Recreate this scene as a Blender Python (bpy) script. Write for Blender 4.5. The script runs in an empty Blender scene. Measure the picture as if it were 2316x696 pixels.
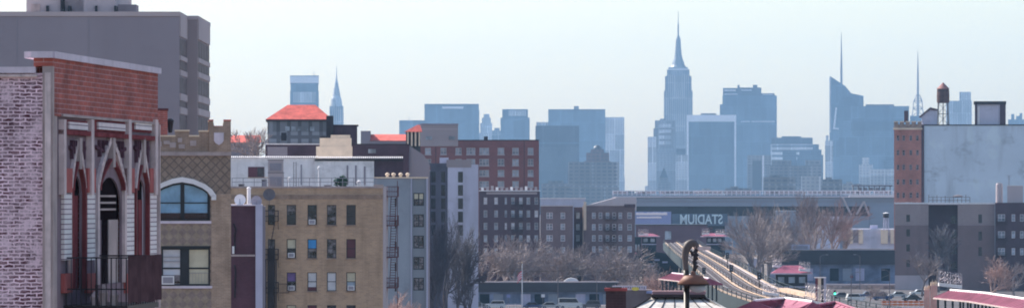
HAZE_D, HAZE_C, HAZE_G = 5.0e-5, (.36, .63, 1, 1), .1
SUN = (38, -50); SUN_S = 3.5; SKY_S = .082; SKY_DUST = 1.5; EXPO = 1.22
import bpy, bmesh, math, random
from mathutils import Vector, Matrix
R = math.radians
CX, HY, F, H = 1158.0, 450.0, 10070.0, 24.0
sc = bpy.context.scene
COL = sc.collection
rnd = random.Random(7)

# ---------------------------------------------------------------- materials
def lin(c):
    out = []
    for v in c[:3]:
        v = v / 255.0
        out.append(v / 12.92 if v <= .04045 else ((v + .055) / 1.055) ** 2.4)
    return out
def nodes(name):
    m = bpy.data.materials.new(name); m.use_nodes = True
    nt = m.node_tree
    b = nt.nodes['Principled BSDF']
    return m, nt, b
def coords(nt):
    return nt.nodes.new('ShaderNodeTexCoord').outputs['Object']
def mixc(nt, fac, a, b, blend='MIX'):
    n = nt.nodes.new('ShaderNodeMix'); n.data_type = 'RGBA'; n.blend_type = blend
    for key, v in ((0, fac), (6, a), (7, b)):
        if hasattr(v, 'node'): nt.links.new(v, n.inputs[key])
        elif key == 0: n.inputs[0].default_value = v
        else: n.inputs[key].default_value = (*v[:3], 1)
    return n.outputs[2]
def noise(nt, vec, scale, detail=3, rough=.6, squash=None):
    if squash:
        mp = nt.nodes.new('ShaderNodeMapping'); mp.inputs['Scale'].default_value = squash
        nt.links.new(vec, mp.inputs['Vector']); vec = mp.outputs[0]
    n = nt.nodes.new('ShaderNodeTexNoise'); n.inputs['Scale'].default_value = scale
    n.inputs['Detail'].default_value = detail; n.inputs['Roughness'].default_value = rough
    nt.links.new(vec, n.inputs['Vector']); return n.outputs['Fac']
def ramp(nt, fac, lo, hi):
    n = nt.nodes.new('ShaderNodeMapRange'); n.clamp = True
    n.inputs['From Min'].default_value = lo; n.inputs['From Max'].default_value = hi
    nt.links.new(fac, n.inputs['Value']); return n.outputs[0]
def mul(c, k): return [min(1, v * k) for v in c[:3]]
def warm(c): return (min(.85, c[0]*1.12*1.4), min(.82, c[1]*1.4), min(.85, c[2]*1.03*1.4))
def mat(name, c, rough=.85, var=.25, scale=.5, streak=0, metal=0, spec=.3, patch=0, pscale=.15):
    """plain painted / rendered surface with patches and vertical weather streaks"""
    m, nt, b = nodes(name); v = coords(nt); c = warm(c)
    f = ramp(nt, noise(nt, v, scale, 5), .3, .7)
    col = mixc(nt, f, mul(c, 1 - var), mul(c, 1 + var))
    if streak:
        g = ramp(nt, noise(nt, v, scale * 2.2, 4, .65, (1, 1, .12)), .52, .75)
        k = nt.nodes.new('ShaderNodeMath'); k.operation = 'MULTIPLY'; k.inputs[1].default_value = streak
        nt.links.new(g, k.inputs[0])
        col = mixc(nt, k.outputs[0], col, mul(c, .35))
    if patch:
        g = ramp(nt, noise(nt, v, pscale, 7, .7, (1, 1, 1.6)), .54, .66)
        k = nt.nodes.new('ShaderNodeMath'); k.operation = 'MULTIPLY'; k.inputs[1].default_value = patch; nt.links.new(g, k.inputs[0])
        col = mixc(nt, k.outputs[0], col, mul(c, .4))
        g = ramp(nt, noise(nt, v, pscale * 1.7, 3, .5, (1, 1, .7)), .58, .62)
        k = nt.nodes.new('ShaderNodeMath'); k.operation = 'MULTIPLY'; k.inputs[1].default_value = patch * .35; nt.links.new(g, k.inputs[0])
        col = mixc(nt, k.outputs[0], col, mul(c, 1.35))
    nt.links.new(col, b.inputs['Base Color'])
    b.inputs['Roughness'].default_value = rough; b.inputs['Metallic'].default_value = metal
    b.inputs['Specular IOR Level'].default_value = spec
    return m
def brick(name, c1, c2, mortar, w=.21, h=.075, ms=.012, var=.25, scale=.6, streak=0, wash=0, dist=0):
    m, nt, b = nodes(name); v = coords(nt); c1, c2, mortar = warm(c1), warm(c2), warm(mortar)
    sp = nt.nodes.new('ShaderNodeSeparateXYZ'); nt.links.new(v, sp.inputs[0])
    ad = nt.nodes.new('ShaderNodeMath'); ad.operation = 'ADD'
    nt.links.new(sp.outputs[0], ad.inputs[0]); nt.links.new(sp.outputs[1], ad.inputs[1])
    cb = nt.nodes.new('ShaderNodeCombineXYZ'); nt.links.new(ad.outputs[0], cb.inputs[0]); nt.links.new(sp.outputs[2], cb.inputs[1])
    bv = cb.outputs[0]
    if dist:
        nn = nt.nodes.new('ShaderNodeTexNoise'); nn.inputs['Scale'].default_value = 9; nn.inputs['Detail'].default_value = 4
        nt.links.new(bv, nn.inputs['Vector'])
        vm = nt.nodes.new('ShaderNodeVectorMath'); vm.operation = 'SCALE'; vm.inputs['Scale'].default_value = dist
        nt.links.new(nn.outputs['Color'], vm.inputs[0])
        va = nt.nodes.new('ShaderNodeVectorMath'); nt.links.new(bv, va.inputs[0]); nt.links.new(vm.outputs[0], va.inputs[1]); bv = va.outputs[0]
    t = nt.nodes.new('ShaderNodeTexBrick'); nt.links.new(bv, t.inputs['Vector'])
    t.inputs['Scale'].default_value = 1; t.inputs['Brick Width'].default_value = w; t.inputs['Row Height'].default_value = h
    t.inputs['Mortar Size'].default_value = ms; t.inputs['Mortar Smooth'].default_value = .3
    t.inputs['Color1'].default_value = (*c1, 1); t.inputs['Color2'].default_value = (*c2, 1); t.inputs['Mortar'].default_value = (*mortar, 1)
    f = ramp(nt, noise(nt, v, scale, 5), .3, .7)
    k = mixc(nt, f, [1 - var] * 3, [1 + var] * 3)
    col = mixc(nt, 1.0, t.outputs['Color'], k, 'MULTIPLY')
    if wash:
        g = ramp(nt, noise(nt, v, 1.1, 6, .75), .36, .60)
        g2 = ramp(nt, noise(nt, v, 5, 4, .8), .36, .56)
        q = nt.nodes.new('ShaderNodeMath'); q.operation = 'MULTIPLY'; nt.links.new(g, q.inputs[0]); nt.links.new(g2, q.inputs[1])
        q2 = nt.nodes.new('ShaderNodeMath'); q2.operation = 'MULTIPLY'; nt.links.new(q.outputs[0], q2.inputs[0]); q2.inputs[1].default_value = wash
        col = mixc(nt, q2.outputs[0], col, mortar)
    if streak:
        g = ramp(nt, noise(nt, v, scale * 2.5, 4, .65, (1, 1, .1)), .5, .75)
        q = nt.nodes.new('ShaderNodeMath'); q.operation = 'MULTIPLY'; nt.links.new(g, q.inputs[0]); q.inputs[1].default_value = streak
        col = mixc(nt, q.outputs[0], col, mul(c1, .4))
    nt.links.new(col, b.inputs['Base Color']); b.inputs['Roughness'].default_value = .9
    b.inputs['Specular IOR Level'].default_value = .2
    return m
def diamond(name, c1, c2, line, size=.6, lw=.07, filled=False):
    """diagonal lozenge brickwork"""
    m, nt, b = nodes(name); v = coords(nt)
    mp = nt.nodes.new('ShaderNodeMapping'); nt.links.new(v, mp.inputs['Vector'])
    sp = nt.nodes.new('ShaderNodeSeparateXYZ'); nt.links.new(mp.outputs[0], sp.inputs[0])
    cb = nt.nodes.new('ShaderNodeCombineXYZ')
    for i, op in enumerate(('ADD', 'SUBTRACT')):
        a = nt.nodes.new('ShaderNodeMath'); a.operation = op
        nt.links.new(sp.outputs[0], a.inputs[0]); nt.links.new(sp.outputs[2], a.inputs[1]); nt.links.new(a.outputs[0], cb.inputs[i])
    if filled:
        t = nt.nodes.new('ShaderNodeTexChecker'); t.inputs['Scale'].default_value = 1 / size
        t.inputs['Color1'].default_value = (*c1, 1); t.inputs['Color2'].default_value = (*c2, 1); nt.links.new(cb.outputs[0], t.inputs['Vector'])
    else:
        t = nt.nodes.new('ShaderNodeTexBrick'); t.offset = 0; t.inputs['Scale'].default_value = 1
        t.inputs['Brick Width'].default_value = size; t.inputs['Row Height'].default_value = size
        t.inputs['Mortar Size'].default_value = lw; t.inputs['Mortar Smooth'].default_value = .1
        t.inputs['Color1'].default_value = (*c1, 1); t.inputs['Color2'].default_value = (*c2, 1); t.inputs['Mortar'].default_value = (*line, 1)
        nt.links.new(cb.outputs[0], t.inputs['Vector'])
    f = ramp(nt, noise(nt, v, 3, 5, .8), .3, .7)
    col = mixc(nt, 1.0, t.outputs['Color'], mixc(nt, f, [.7] * 3, [1.25] * 3), 'MULTIPLY')
    nt.links.new(col, b.inputs['Base Color']); b.inputs['Roughness'].default_value = .9
    return m
def facade(name, wall, glass, fx=3.2, fz=3.9, ms=.9, var=.2, rough=.5, offset=0.0):
    """far tower: grid of glazing between piers and floor bands"""
    m, nt, b = nodes(name); v = coords(nt)
    sp = nt.nodes.new('ShaderNodeSeparateXYZ'); nt.links.new(v, sp.inputs[0])
    ad = nt.nodes.new('ShaderNodeMath'); ad.operation = 'ADD'; nt.links.new(sp.outputs[0], ad.inputs[0]); nt.links.new(sp.outputs[1], ad.inputs[1])
    cb = nt.nodes.new('ShaderNodeCombineXYZ'); nt.links.new(ad.outputs[0], cb.inputs[0]); nt.links.new(sp.outputs[2], cb.inputs[1])
    t = nt.nodes.new('ShaderNodeTexBrick'); t.offset = offset; nt.links.new(cb.outputs[0], t.inputs['Vector'])
    t.inputs['Scale'].default_value = 1; t.inputs['Brick Width'].default_value = fx; t.inputs['Row Height'].default_value = fz
    t.inputs['Mortar Size'].default_value = ms; t.inputs['Mortar Smooth'].default_value = .2
    t.inputs['Color1'].default_value = (*glass, 1); t.inputs['Color2'].default_value = (*mul(glass, 1.6), 1); t.inputs['Mortar'].default_value = (*wall, 1)
    t2 = nt.nodes.new('ShaderNodeTexBrick'); t2.offset = .5; t2.offset_frequency = 3; nt.links.new(cb.outputs[0], t2.inputs['Vector'])
    t2.inputs['Scale'].default_value = 1; t2.inputs['Brick Width'].default_value = 13 + len(name) * .7; t2.inputs['Row Height'].default_value = 19 + len(name)
    t2.inputs['Mortar Size'].default_value = 1.1; t2.inputs['Mortar Smooth'].default_value = .3; t2.inputs['Bias'].default_value = -.1
    t2.inputs['Color1'].default_value = (.62, .62, .62, 1); t2.inputs['Color2'].default_value = (1.25, 1.25, 1.25, 1); t2.inputs['Mortar'].default_value = (1.25, 1.25, 1.25, 1)
    f = ramp(nt, noise(nt, v, .03, 4, .6, (1, 1, .25)), .35, .65)
    k2 = mixc(nt, f, [1 - var * 1.6] * 3, [1 + var * 1.8] * 3)
    col = mixc(nt, 1.0, t.outputs['Color'], k2, 'MULTIPLY')
    col = mixc(nt, .85, col, t2.outputs['Color'], 'MULTIPLY')
    nt.links.new(col, b.inputs['Base Color']); b.inputs['Roughness'].default_value = rough
    return m
def glassy(name, c, rough=.12, spec=.6, var=.3, scale=1.5):
    m, nt, b = nodes(name); v = coords(nt)
    f = ramp(nt, noise(nt, v, scale, 3), .4, .6)
    nt.links.new(mixc(nt, f, mul(c, 1 - var), mul(c, 1 + var)), b.inputs['Base Color'])
    b.inputs['Roughness'].default_value = rough; b.inputs['Specular IOR Level'].default_value = spec
    return m

M = {}
def defmats():
    M['dkframe'] = mat('dark_painted_frame', (.02, .025, .03), .5, .2)
    M['whframe'] = mat('white_painted_frame', (.55, .55, .58), .5, .1)
    M['farframe'] = mat('dull_white_frame', (.30, .30, .31), .5, .15)
    M['greyframe'] = mat('grey_frame', (.2, .21, .24), .5, .1)
    M['glass_dark'] = glassy('dark_glass', (.02, .025, .035))
    M['glass_blue'] = glassy('sky_blue_blind_glass', (.22, .42, .62), .2, .5, .15)
    M['glass_sky'] = glassy('bright_blue_blind', (.05, .32, .75), .3, .4, .1)
    M['blind_white'] = glassy('white_blind_glass', (.62, .62, .68), .2, .5, .08)
    M['blind_cream'] = glassy('cream_blind_glass', (.6, .55, .42), .2, .5, .1)
    M['blind_violet'] = glassy('violet_curtain_glass', (.16, .09, .28), .3, .4, .2)
    M['board_red'] = mat('maroon_board', (.09, .035, .045), .7, .15)
    M['glass_mix'] = glassy('curtained_glass', (.12, .11, .125), .2, .5, .9, 1.8)
    M['glass_far'] = glassy('pale_curtained_glass', (.30, .34, .40), .3, .5, .5, .25)
    M['steel'] = mat('weathered_steel', (.1, .1, .11), .6, .2, 2)
    M['iron'] = mat('black_iron', (.018, .016, .02), .5, .2, 2)
    M['rust'] = mat('rusty_iron', (.09, .03, .035), .7, .3, 1.5)
    M['white'] = mat('white_paint', (.72, .72, .75), .7, .08, .7, .25)
    M['cream'] = mat('cream_stone', (.55, .48, .36), .8, .12, .6, .2)
    M['teal'] = mat('dark_green_steel', (.008, .02, .027), .85, .25, .4, .2)
    M['redroof'] = mat('maroon_metal_roof', (.19, .055, .095), .7, .3, .5, .35)
    M['tilered'] = mat('orange_red_tile_roof', (.44, .10, .08), .85, .28, .8, .3)
    M['darkroof'] = mat('tar_roof', (.05, .048, .055), .9, .3, .3)
    M['bark'] = mat('grey_brown_bark', (.13, .12, .115), .9, .3, 2)
    M['twig'] = mat('bare_twig', (.19, .175, .17), .9, .3, .8)
    M['twig_shaded'] = mat('shaded_bare_twig', (.075, .08, .095), .9, .3, .8)  # twigs darkened: the shade they stand in is put into the colour
    M['twig_pale'] = mat('pale_tan_twig', (.30, .23, .20), .9, .3, .8)  # paler tan twig colour
    M['tyre'] = mat('tyre_rubber', (.02, .02, .02), .8, .1)

# ---------------------------------------------------------------- mesh builder
class MB:
    def __init__(s): s.v = []; s.f = []; s.mi = []; s.m = 0
    def add(s, vs, fs):
        o = len(s.v); s.v += [tuple(p) for p in vs]
        for f in fs: s.f.append([i + o for i in f]); s.mi.append(s.m)
        return s
    def box(s, x0, x1, y0, y1, z0, z1):
        if x0 > x1: x0, x1 = x1, x0
        if y0 > y1: y0, y1 = y1, y0
        if z0 > z1: z0, z1 = z1, z0
        return s.add([(x0,y0,z0),(x1,y0,z0),(x1,y1,z0),(x0,y1,z0),(x0,y0,z1),(x1,y0,z1),(x1,y1,z1),(x0,y1,z1)],
              [(0,3,2,1),(4,5,6,7),(0,1,5,4),(1,2,6,5),(2,3,7,6),(3,0,4,7)])
    def prism(s, poly, y0, y1):           # poly in (x,z), extruded in y
        n = len(poly)
        return s.add([(x, y0, z) for x, z in poly] + [(x, y1, z) for x, z in poly],
              [tuple(range(n)), tuple(range(2*n-1, n-1, -1))] + [(i, i+n, (i+1)%n+n, (i+1)%n) for i in range(n)])
    def prismz(s, poly, z0, z1):          # poly in (x,y), extruded in z
        n = len(poly)
        return s.add([(x, y, z0) for x, y in poly] + [(x, y, z1) for x, y in poly],
              [tuple(range(n)), tuple(range(2*n-1, n-1, -1))] + [(i, i+n, (i+1)%n+n, (i+1)%n) for i in range(n)])
    def prismx(s, poly, x0, x1):          # poly in (y,z), extruded in x
        n = len(poly)
        return s.add([(x0, y, z) for y, z in poly] + [(x1, y, z) for y, z in poly],
              [tuple(range(n)), tuple(range(2*n-1, n-1, -1))] + [(i, i+n, (i+1)%n+n, (i+1)%n) for i in range(n)])
    def tube(s, p, q, r0, r1=None, n=6, cap=True):
        r1 = r0 if r1 is None else r1
        p = Vector(p); q = Vector(q); d = (q - p)
        if d.length < 1e-6: return s
        d.normalize(); a = d.orthogonal().normalized(); b = d.cross(a)
        vs = []
        for c, r in ((p, r0), (q, r1)):
            for i in range(n):
                t = 2 * math.pi * i / n; vs.append(c + (a * math.cos(t) + b * math.sin(t)) * r)
        fs = [(i, (i+1)%n, (i+1)%n+n, i+n) for i in range(n)]
        if cap: fs += [tuple(range(n-1, -1, -1)), tuple(range(n, 2*n))]
        return s.add(vs, fs)
    def path(s, pts, rs, n=6):
        if not isinstance(rs, (list, tuple)): rs = [rs] * len(pts)
        for i in range(len(pts) - 1): s.tube(pts[i], pts[i+1], rs[i], rs[i+1], n)
        return s
    def lathe(s, prof, n=16, c=(0,0)):    # prof (r,z)
        vs = []; fs = []
        for r, z in prof:
            for i in range(n):
                t = 2*math.pi*(i+.5)/n; vs.append((c[0]+r*math.cos(t), c[1]+r*math.sin(t), z))
        for k in range(len(prof)-1):
            for i in range(n): fs.append((k*n+i, k*n+(i+1)%n, (k+1)*n+(i+1)%n, (k+1)*n+i))
        fs.append(tuple(range(n-1,-1,-1))); fs.append(tuple(range((len(prof)-1)*n, len(prof)*n)))
        return s.add(vs, fs)
    def frustum(s, a, z0, b, z1):         # a,b = (x0,x1,y0,y1)
        return s.add([(a[0],a[2],z0),(a[1],a[2],z0),(a[1],a[3],z0),(a[0],a[3],z0),(b[0],b[2],z1),(b[1],b[2],z1),(b[1],b[3],z1),(b[0],b[3],z1)],
              [(0,3,2,1),(4,5,6,7),(0,1,5,4),(1,2,6,5),(2,3,7,6),(3,0,4,7)])
    def build(s, name, mats, parent=None, smooth=False):
        me = bpy.data.meshes.new(name); me.from_pydata(s.v, [], s.f)
        if not isinstance(mats, (list, tuple)): mats = [mats]
        for m in mats: me.materials.append(M[m] if isinstance(m, str) else m)
        for p, i in zip(me.polygons, s.mi): p.material_index = i; p.use_smooth = smooth
        me.update()
        if len(s.v) < 60000:
            bm = bmesh.new(); bm.from_mesh(me); bmesh.ops.recalc_face_normals(bm, faces=bm.faces); bm.to_mesh(me); bm.free()
        o = bpy.data.objects.new(name, me); COL.objects.link(o)
        if parent: o.parent = parent
        return o

def tag(o, label=None, cat=None, group=None, kind=None):
    if label: o['label'] = label
    if cat: o['category'] = cat
    if group: o['group'] = group
    if kind: o['kind'] = kind
    return o
def empty(name, loc, rz=0, label=None, cat=None, group=None):
    o = bpy.data.objects.new(name, None); COL.objects.link(o); o.location = loc; o.rotation_euler = (0, 0, rz)
    o.empty_display_size = .5
    return tag(o, label, cat, group)
def copy_tree(o, parent=None):
    c = o.copy(); COL.objects.link(c)
    if parent: c.parent = parent
    for ch in list(o.children): copy_tree(ch, c)
    return c
def X(px, D): return (px - CX) / F * D
def Z(py, D): return H - (py - HY) / F * D

class Bld:
    """a thing whose local x runs along its street wall, y goes into it, z is up from the ground"""
    def __init__(s, name, label, cat, pl, pr, D, D2=None, group=None):
        if D2 is None:               # square to the line of sight: flanks hidden
            th = math.atan((CX - (pr if (pl + pr) / 2 < CX else pl)) / F); w_ = (pr - pl) / F * D
            D2 = D + w_ * math.sin(th)
        s.x0, s.y0 = X(pl, D), D; x1, y1 = X(pr, D2), D2
        s.L = math.hypot(x1 - s.x0, y1 - D); s.dx = (x1 - s.x0) / s.L; s.dy = (y1 - D) / s.L
        s.root = empty(name, (s.x0, s.y0, 0), math.atan2(s.dy, s.dx), label, cat, group)
        s.Dm = (D + D2) / 2
    def s_(s, px):
        k = (px - CX) / F
        return (k * s.y0 - s.x0) / (s.dx - k * s.dy)
    def z_(s, py, px=None):
        D = s.y0 + s.s_(px) * s.dy if px is not None else s.Dm
        return H - (py - HY) / F * D
    def pz(s, pts): return [(s.s_(x), s.z_(y, x)) for x, y in pts]
    def box(s, mb, pl, pr, pt, pb, y0, y1, px=None):
        return mb.box(s.s_(pl), s.s_(pr), y0, y1, s.z_(pt, px), 0 if pb is None else s.z_(pb, px))
    def poly(s, mb, pts, y0, y1): return mb.prism(s.pz(pts), y0, y1)
    def shell(s, pl, pr, pt, wallmat, depth, holes=(), reveal=.25, roof='darkroof', roofdrop=.6, name='wall', z0=0, zt=None):
        """walls with real window openings; holes in local (s0,s1,z0,z1)"""
        a, b = s.s_(pl), s.s_(pr); zt = s.z_(pt) if zt is None else zt
        mb = MB()
        xs = sorted({a, b, *[h[0] for h in holes], *[h[1] for h in holes]}); zs = sorted({z0, zt, *[h[2] for h in holes if h[2] > z0], *[h[3] for h in holes if h[3] < zt]})
        xs = [x for x in xs if a <= x <= b]; zs = [z for z in zs if z0 <= z <= zt]
        for i in range(len(xs) - 1):
            k = 0
            while k < len(zs) - 1:
                xm = (xs[i] + xs[i+1]) / 2
                def hol(q):
                    zm = (zs[q] + zs[q+1]) / 2
                    return any(h[0] < xm < h[1] and h[2] < zm < h[3] for h in holes)
                if hol(k): k += 1; continue
                e = k
                while e + 1 < len(zs) - 1 and not hol(e + 1): e += 1
                mb.box(xs[i], xs[i+1], 0, reveal, zs[k], zs[e+1]); k = e + 1
        mb.box(a, b, reveal, depth, z0, zt - roofdrop)
        t = .3
        mb.box(a, a + t, reveal, depth, zt - roofdrop, zt); mb.box(b - t, b, reveal, depth, zt - roofdrop, zt)
        mb.box(a + t, b - t, depth - t, depth, zt - roofdrop, zt)
        o = mb.build(name, wallmat, s.root)
        MB().box(a + t, b - t, reveal, depth - t, zt - roofdrop, zt - roofdrop + .06).build('roof', roof, s.root)
        return o
    def hole(s, pl, pr, pt, pb): return (s.s_(pl), s.s_(pr), s.z_(pb), s.z_(pt))

def sash(parent, h, frame='dkframe', panes=('glass_dark', 'glass_dark'), fw=.07, y=.12, cols=1, rows=2, ac=False, bars=0, sill=None, split=.5):
    """sash window in an opening h=(s0,s1,z0,z1): frame, panes and perhaps an air conditioner"""
    s0, s1, z0, z1 = h; zm = z0 + (z1 - z0) * split
    f = MB()
    f.box(s0, s0 + fw, y, y + .1, z0, z1); f.box(s1 - fw, s1, y, y + .1, z0, z1)
    f.box(s0 + fw, s1 - fw, y, y + .1, z0, z0 + fw); f.box(s0 + fw, s1 - fw, y, y + .1, z1 - fw, z1)
    if rows > 1: f.box(s0 + fw, s1 - fw, y + .01, y + .1, zm - fw * .5, zm + fw * .5)
    for c in range(1, cols):
        xm = s0 + (s1 - s0) * c / cols; f.box(xm - fw * .6, xm + fw * .6, y - .012, y + .1, z0 + fw, z1 - fw)
    w = f.build('window', frame, parent)
    for i, pm in enumerate(panes[:2] if rows > 1 else panes[:1]):
        a, b = (zm, z1 - .02) if i == 0 else (z0 + .02, zm)
        if rows < 2: a, b = z0 + .02, z1 - .02
        MB().box(s0 + .02, s1 - .02, y + .04, y + .06, a + .001, b - .001).build('pane', pm, w)
    if ac:
        aw = min(.62, (s1 - s0) * .7); xm = (s0 + s1) / 2
        k = MB(); k.box(xm - aw/2, xm + aw/2, -.28, y - .003, z0 + fw, z0 + fw + .42)
        k.m = 1; k.box(xm - aw/2 + .06, xm + aw/2 - .06, -.29, -.281, z0 + fw + .06, z0 + fw + .36)
        k.build('air_conditioner', ['white', 'greyframe'], w)
    if sill: MB().box(s0 - .08, s1 + .08, -.09, y, z0 - .12, z0 - .002).build('sill', sill, w)
    return w
def farwin(parent, h, frame='whframe', pane='glass_far', fw=.1, y=.1, cols=1):
    s0, s1, z0, z1 = h; f = MB()
    f.box(s0, s0 + fw, y, y + .1, z0, z1); f.box(s1 - fw, s1, y, y + .1, z0, z1)
    f.box(s0 + fw, s1 - fw, y, y + .1, z0, z0 + fw); f.box(s0 + fw, s1 - fw, y, y + .1, z1 - fw, z1)
    f.box(s0 + fw, s1 - fw, y, y + .1, (z0+z1)/2 - fw*.5, (z0+z1)/2 + fw*.5)
    for c in range(1, cols): xm = s0 + (s1-s0)*c/cols; f.box(xm - fw*.7, xm + fw*.7, y - .012, y + .1, z0 + fw, z1 - fw)
    f.m = 1; f.box(s0 + .02, s1 - .02, y + .04, y + .07, z0 + .02, z1 - .02)
    return f.build('window', [frame, pane], parent)
defmats()
M['asphalt'] = mat('asphalt', (.055, .055, .06), .9, .3, .05)
M['earth'] = mat('winter_ground', (.10, .09, .08), .95, .4, .02)
# ---------------------------------------------------------------- skyline
W_LIMESTONE = (.34, .32, .30)
M['t_blue'] = facade('blue_glass_tower', (.11, .16, .21), (.035, .07, .11), 3, 4, .7)
M['t_stone'] = facade('limestone_tower', (.42, .38, .34), (.10, .11, .13), 4.2, 60, 1.3)
M['t_grey'] = facade('grey_concrete_tower', (.26, .26, .27), (.09, .10, .12), 6, 4, 1.1)
M['t_dark'] = facade('dark_slab_tower', (.05, .055, .07), (.035, .04, .05), 3, 8, .8)
M['t_brown'] = facade('brown_tower', (.15, .09, .085), (.06, .05, .055), 5, 4, 1.2)
M['t_white'] = facade('white_banded_tower', (.75, .75, .75), (.1, .12, .15), 400, 9, 2.6)
M['t_pale'] = facade('pale_tower', (.55, .55, .56), (.22, .25, .3), 5, 4, 1.2)
M['t_glass'] = facade('dark_curtain_wall', (.05, .08, .11), (.035, .06, .085), 2, 4, .4)
M['t_trav'] = mat('white_travertine', (.62, .62, .62), .7, .05, .02)
M['t_mast'] = mat('mast_steel', (.16, .17, .19), .5, .1, .05)
GRND = 'towers of the far skyline'
def tower(label, pl, pr, D, tiers, material, depth=45, D2=None, name='skyscraper', cap=None):
    """tiers: (left px, right px, top px, depth inset); the lowest tier first"""
    b = Bld(name, label, 'skyscraper', pl, pr, D, D2, None)
    mb = MB()
    for i, (a, c, t, ins) in enumerate(tiers):
        z = b.z_(t); b0 = b.s_(a); b1 = b.s_(c); zb = 0
        for (a2, c2, t2_, _) in tiers[:i]:
            if a2 < c and c2 > a and b.z_(t2_) < z: zb = max(zb, b.z_(t2_))
        mb.box(b0, b1, ins, depth - ins, zb, z)
    mb.build('body', material, b.root)
    if cap:
        a, c, t, tb = cap; b.box(MB(), a, c, t, tb, 4, depth - 4).build('roof_plant', 't_grey', b.root)
    return b
# --- the tall art deco tower with its mast
b = Bld('skyscraper', 'tall art deco stone skyscraper with stepped crown and needle mast, highest of all', 'skyscraper', 1500, 1568, 9500)
c0 = b.s_(1534)
mb = MB()
def tier(mb, w, t, tb, d, yc=28):
    k = w / F * 9500 / 2; mb.box(c0 - k, c0 + k, yc - d, yc + d, 0 if tb is None else b.z_(tb), b.z_(t))
tier(mb, 68, 300, None, 28); tier(mb, 65, 205, 300, 26.5); tier(mb, 60, 172, 205, 24)
for sx in (-1, 1): mb.box(c0 + sx*8, c0 + sx*24, 1, 3, 0, b.z_(168))
mb.build('shaft', 't_stone', b.root)
mb = MB(); tier(mb, 51, 157, 172, 21); tier(mb, 44, 152, 157, 19)
mb.build('crown', 't_grey', b.root)
zz = lambda p: b.z_(p)
MB().lathe([(18, zz(152)), (14, zz(146)), (12.5, zz(140)), (9, zz(130)), (7.5, zz(122)), (5.8, zz(100)), (5.2, zz(88)), (3.6, zz(84)), (2.2, zz(80))], 16, (c0, 28)).build('mooring_mast', 't_grey', b.root)
MB().lathe([(1.9, zz(80)), (1.6, zz(55)), (.9, zz(52)), (.5, zz(25))], 8, (c0, 28)).build('antenna', 't_mast', b.root)
mb = MB(); mb.box(c0 - 21, c0 + 21, 5.5, 7, zz(158.5), zz(155.5)); mb.build('observation_deck', 't_trav', b.root)
# --- needle-spired tower on the left
b = Bld('skyscraper', 'slender tower tapering to a steel needle, right behind the red hip roof tower', 'skyscraper', 744, 779, 9000)
c0 = b.s_(761); zz = lambda p: b.z_(p)
MB().frustum((c0-16.5, c0+16.5, 0, 33), 0, (c0-14, c0+14, 2, 31), zz(240)).build('shaft', 't_stone', b.root)
pr = [(12.5, 240), (11.5, 232), (10.6, 224), (8.4, 218), (8.0, 212), (6.2, 205), (5.8, 200), (4.3, 194), (3.9, 190), (2.6, 184), (1.6, 176), (.9, 165), (.3, 148)]
MB().lathe([(r, zz(p)) for r, p in pr], 12, (c0, 16)).build('spire', 't_pale', b.root)
# --- left group
b = tower('white and blue flat topped slab tower with dark band, directly behind the red hip roof', 656, 721, 8600, [(656, 721, 206, 0), (657, 720, 190, 2), (656, 721, 171, 0)], 't_blue', 48)
b.box(MB(), 656.5, 720.5, 173, 188, -1.2, -.1).build('parapet_panel', 't_trav', b.root)
b.box(MB(), 663, 715, 208, 232, -1, -.1).build('louvre_panel', 't_pale', b.root)
MB().tube((b.s_(710), 20, b.z_(171)), (b.s_(710), 20, b.z_(160)), .8, .4, 5).build('antenna', 't_mast', b.root)
b = tower('low wide blue slab left of the broad pale office slab', 903, 961, 8200, [(903, 961, 272, 0)], 't_blue', 40)
MB().tube((b.s_(925), 20, b.z_(272)), (b.s_(925), 20, b.z_(263)), .7, .4, 5).build('antenna', 't_mast', b.root)
b = tower('broad blue office slab with a pale sign strip, above the long brick apartment block', 960, 1084, 8800, [(960, 1084, 248, 0), (960, 1083, 235, 1)], 't_blue', 36)
b.box(MB(), 1000, 1048, 241, 246, -1.5, -.1).build('sign_strip', 't_trav', b.root)
b.box(MB(), 960, 1083, 235.2, 238, -1.0, -.1).build('cornice', 't_dark', b.root)
b = tower('pale stepped stone tower tapering upward right of the broad office slab', 1083, 1115, 9200, [(1083, 1115, 300, 0), (1086, 1113, 278, 2), (1090, 1110, 266, 5), (1094, 1107, 258, 8)], 't_pale', 34)
b = tower('low stone block with stepped roof in the gap beside the square blue tower', 1113, 1136, 8900, [(1113, 1136, 295, 0), (1118, 1130, 289, 5)], 't_grey', 30)
b = tower('square blue tower with narrower pale top, left of the dark shaded slab', 1132, 1198, 8500, [(1132, 1198, 266, 0), (1136, 1194, 247, 3)], 't_blue', 44)
b.box(MB(), 1150, 1190, 250, 262, 1.5, 2.9).build('louvre_panel', 't_pale', b.root)
# --- centre left
b = tower('dark grey slab tower with blank side in front of the wide flat topped tower', 1211, 1310, 6800, [(1211, 1310, 284, 0)], 't_dark', 40)
b.box(MB(), 1211, 1310, 322, 325, -.6, -.1).build('floor_band', 't_blue', b.root)
b.box(MB(), 1213, 1240, 276, 283.9, 5, 20).build('roof_plant', 't_pale', b.root)
b = tower('wide flat topped blue office tower with a small roof turret', 1240, 1369, 8800, [(1240, 1369, 247, 0)], 't_blue', 46, cap=(1298, 1309, 240, 247))
b.box(MB(), 1240, 1369, 247.2, 251, -.8, -.1).build('cornice', 't_dark', b.root)
b = tower('pale blue slab with square shoulder at the left edge of the bright sky gap', 1366, 1413, 8300, [(1366, 1413, 400, 0), (1369, 1412, 265, 0)], 't_pale', 42)
b = tower('brown brick apartment tower with domed tank, lower middle of the skyline', 1322, 1381, 5200, [(1322, 1381, 364, 0), (1326, 1378, 345, 2), (1336, 1366, 337, 5)], 't_brown', 30)
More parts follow.
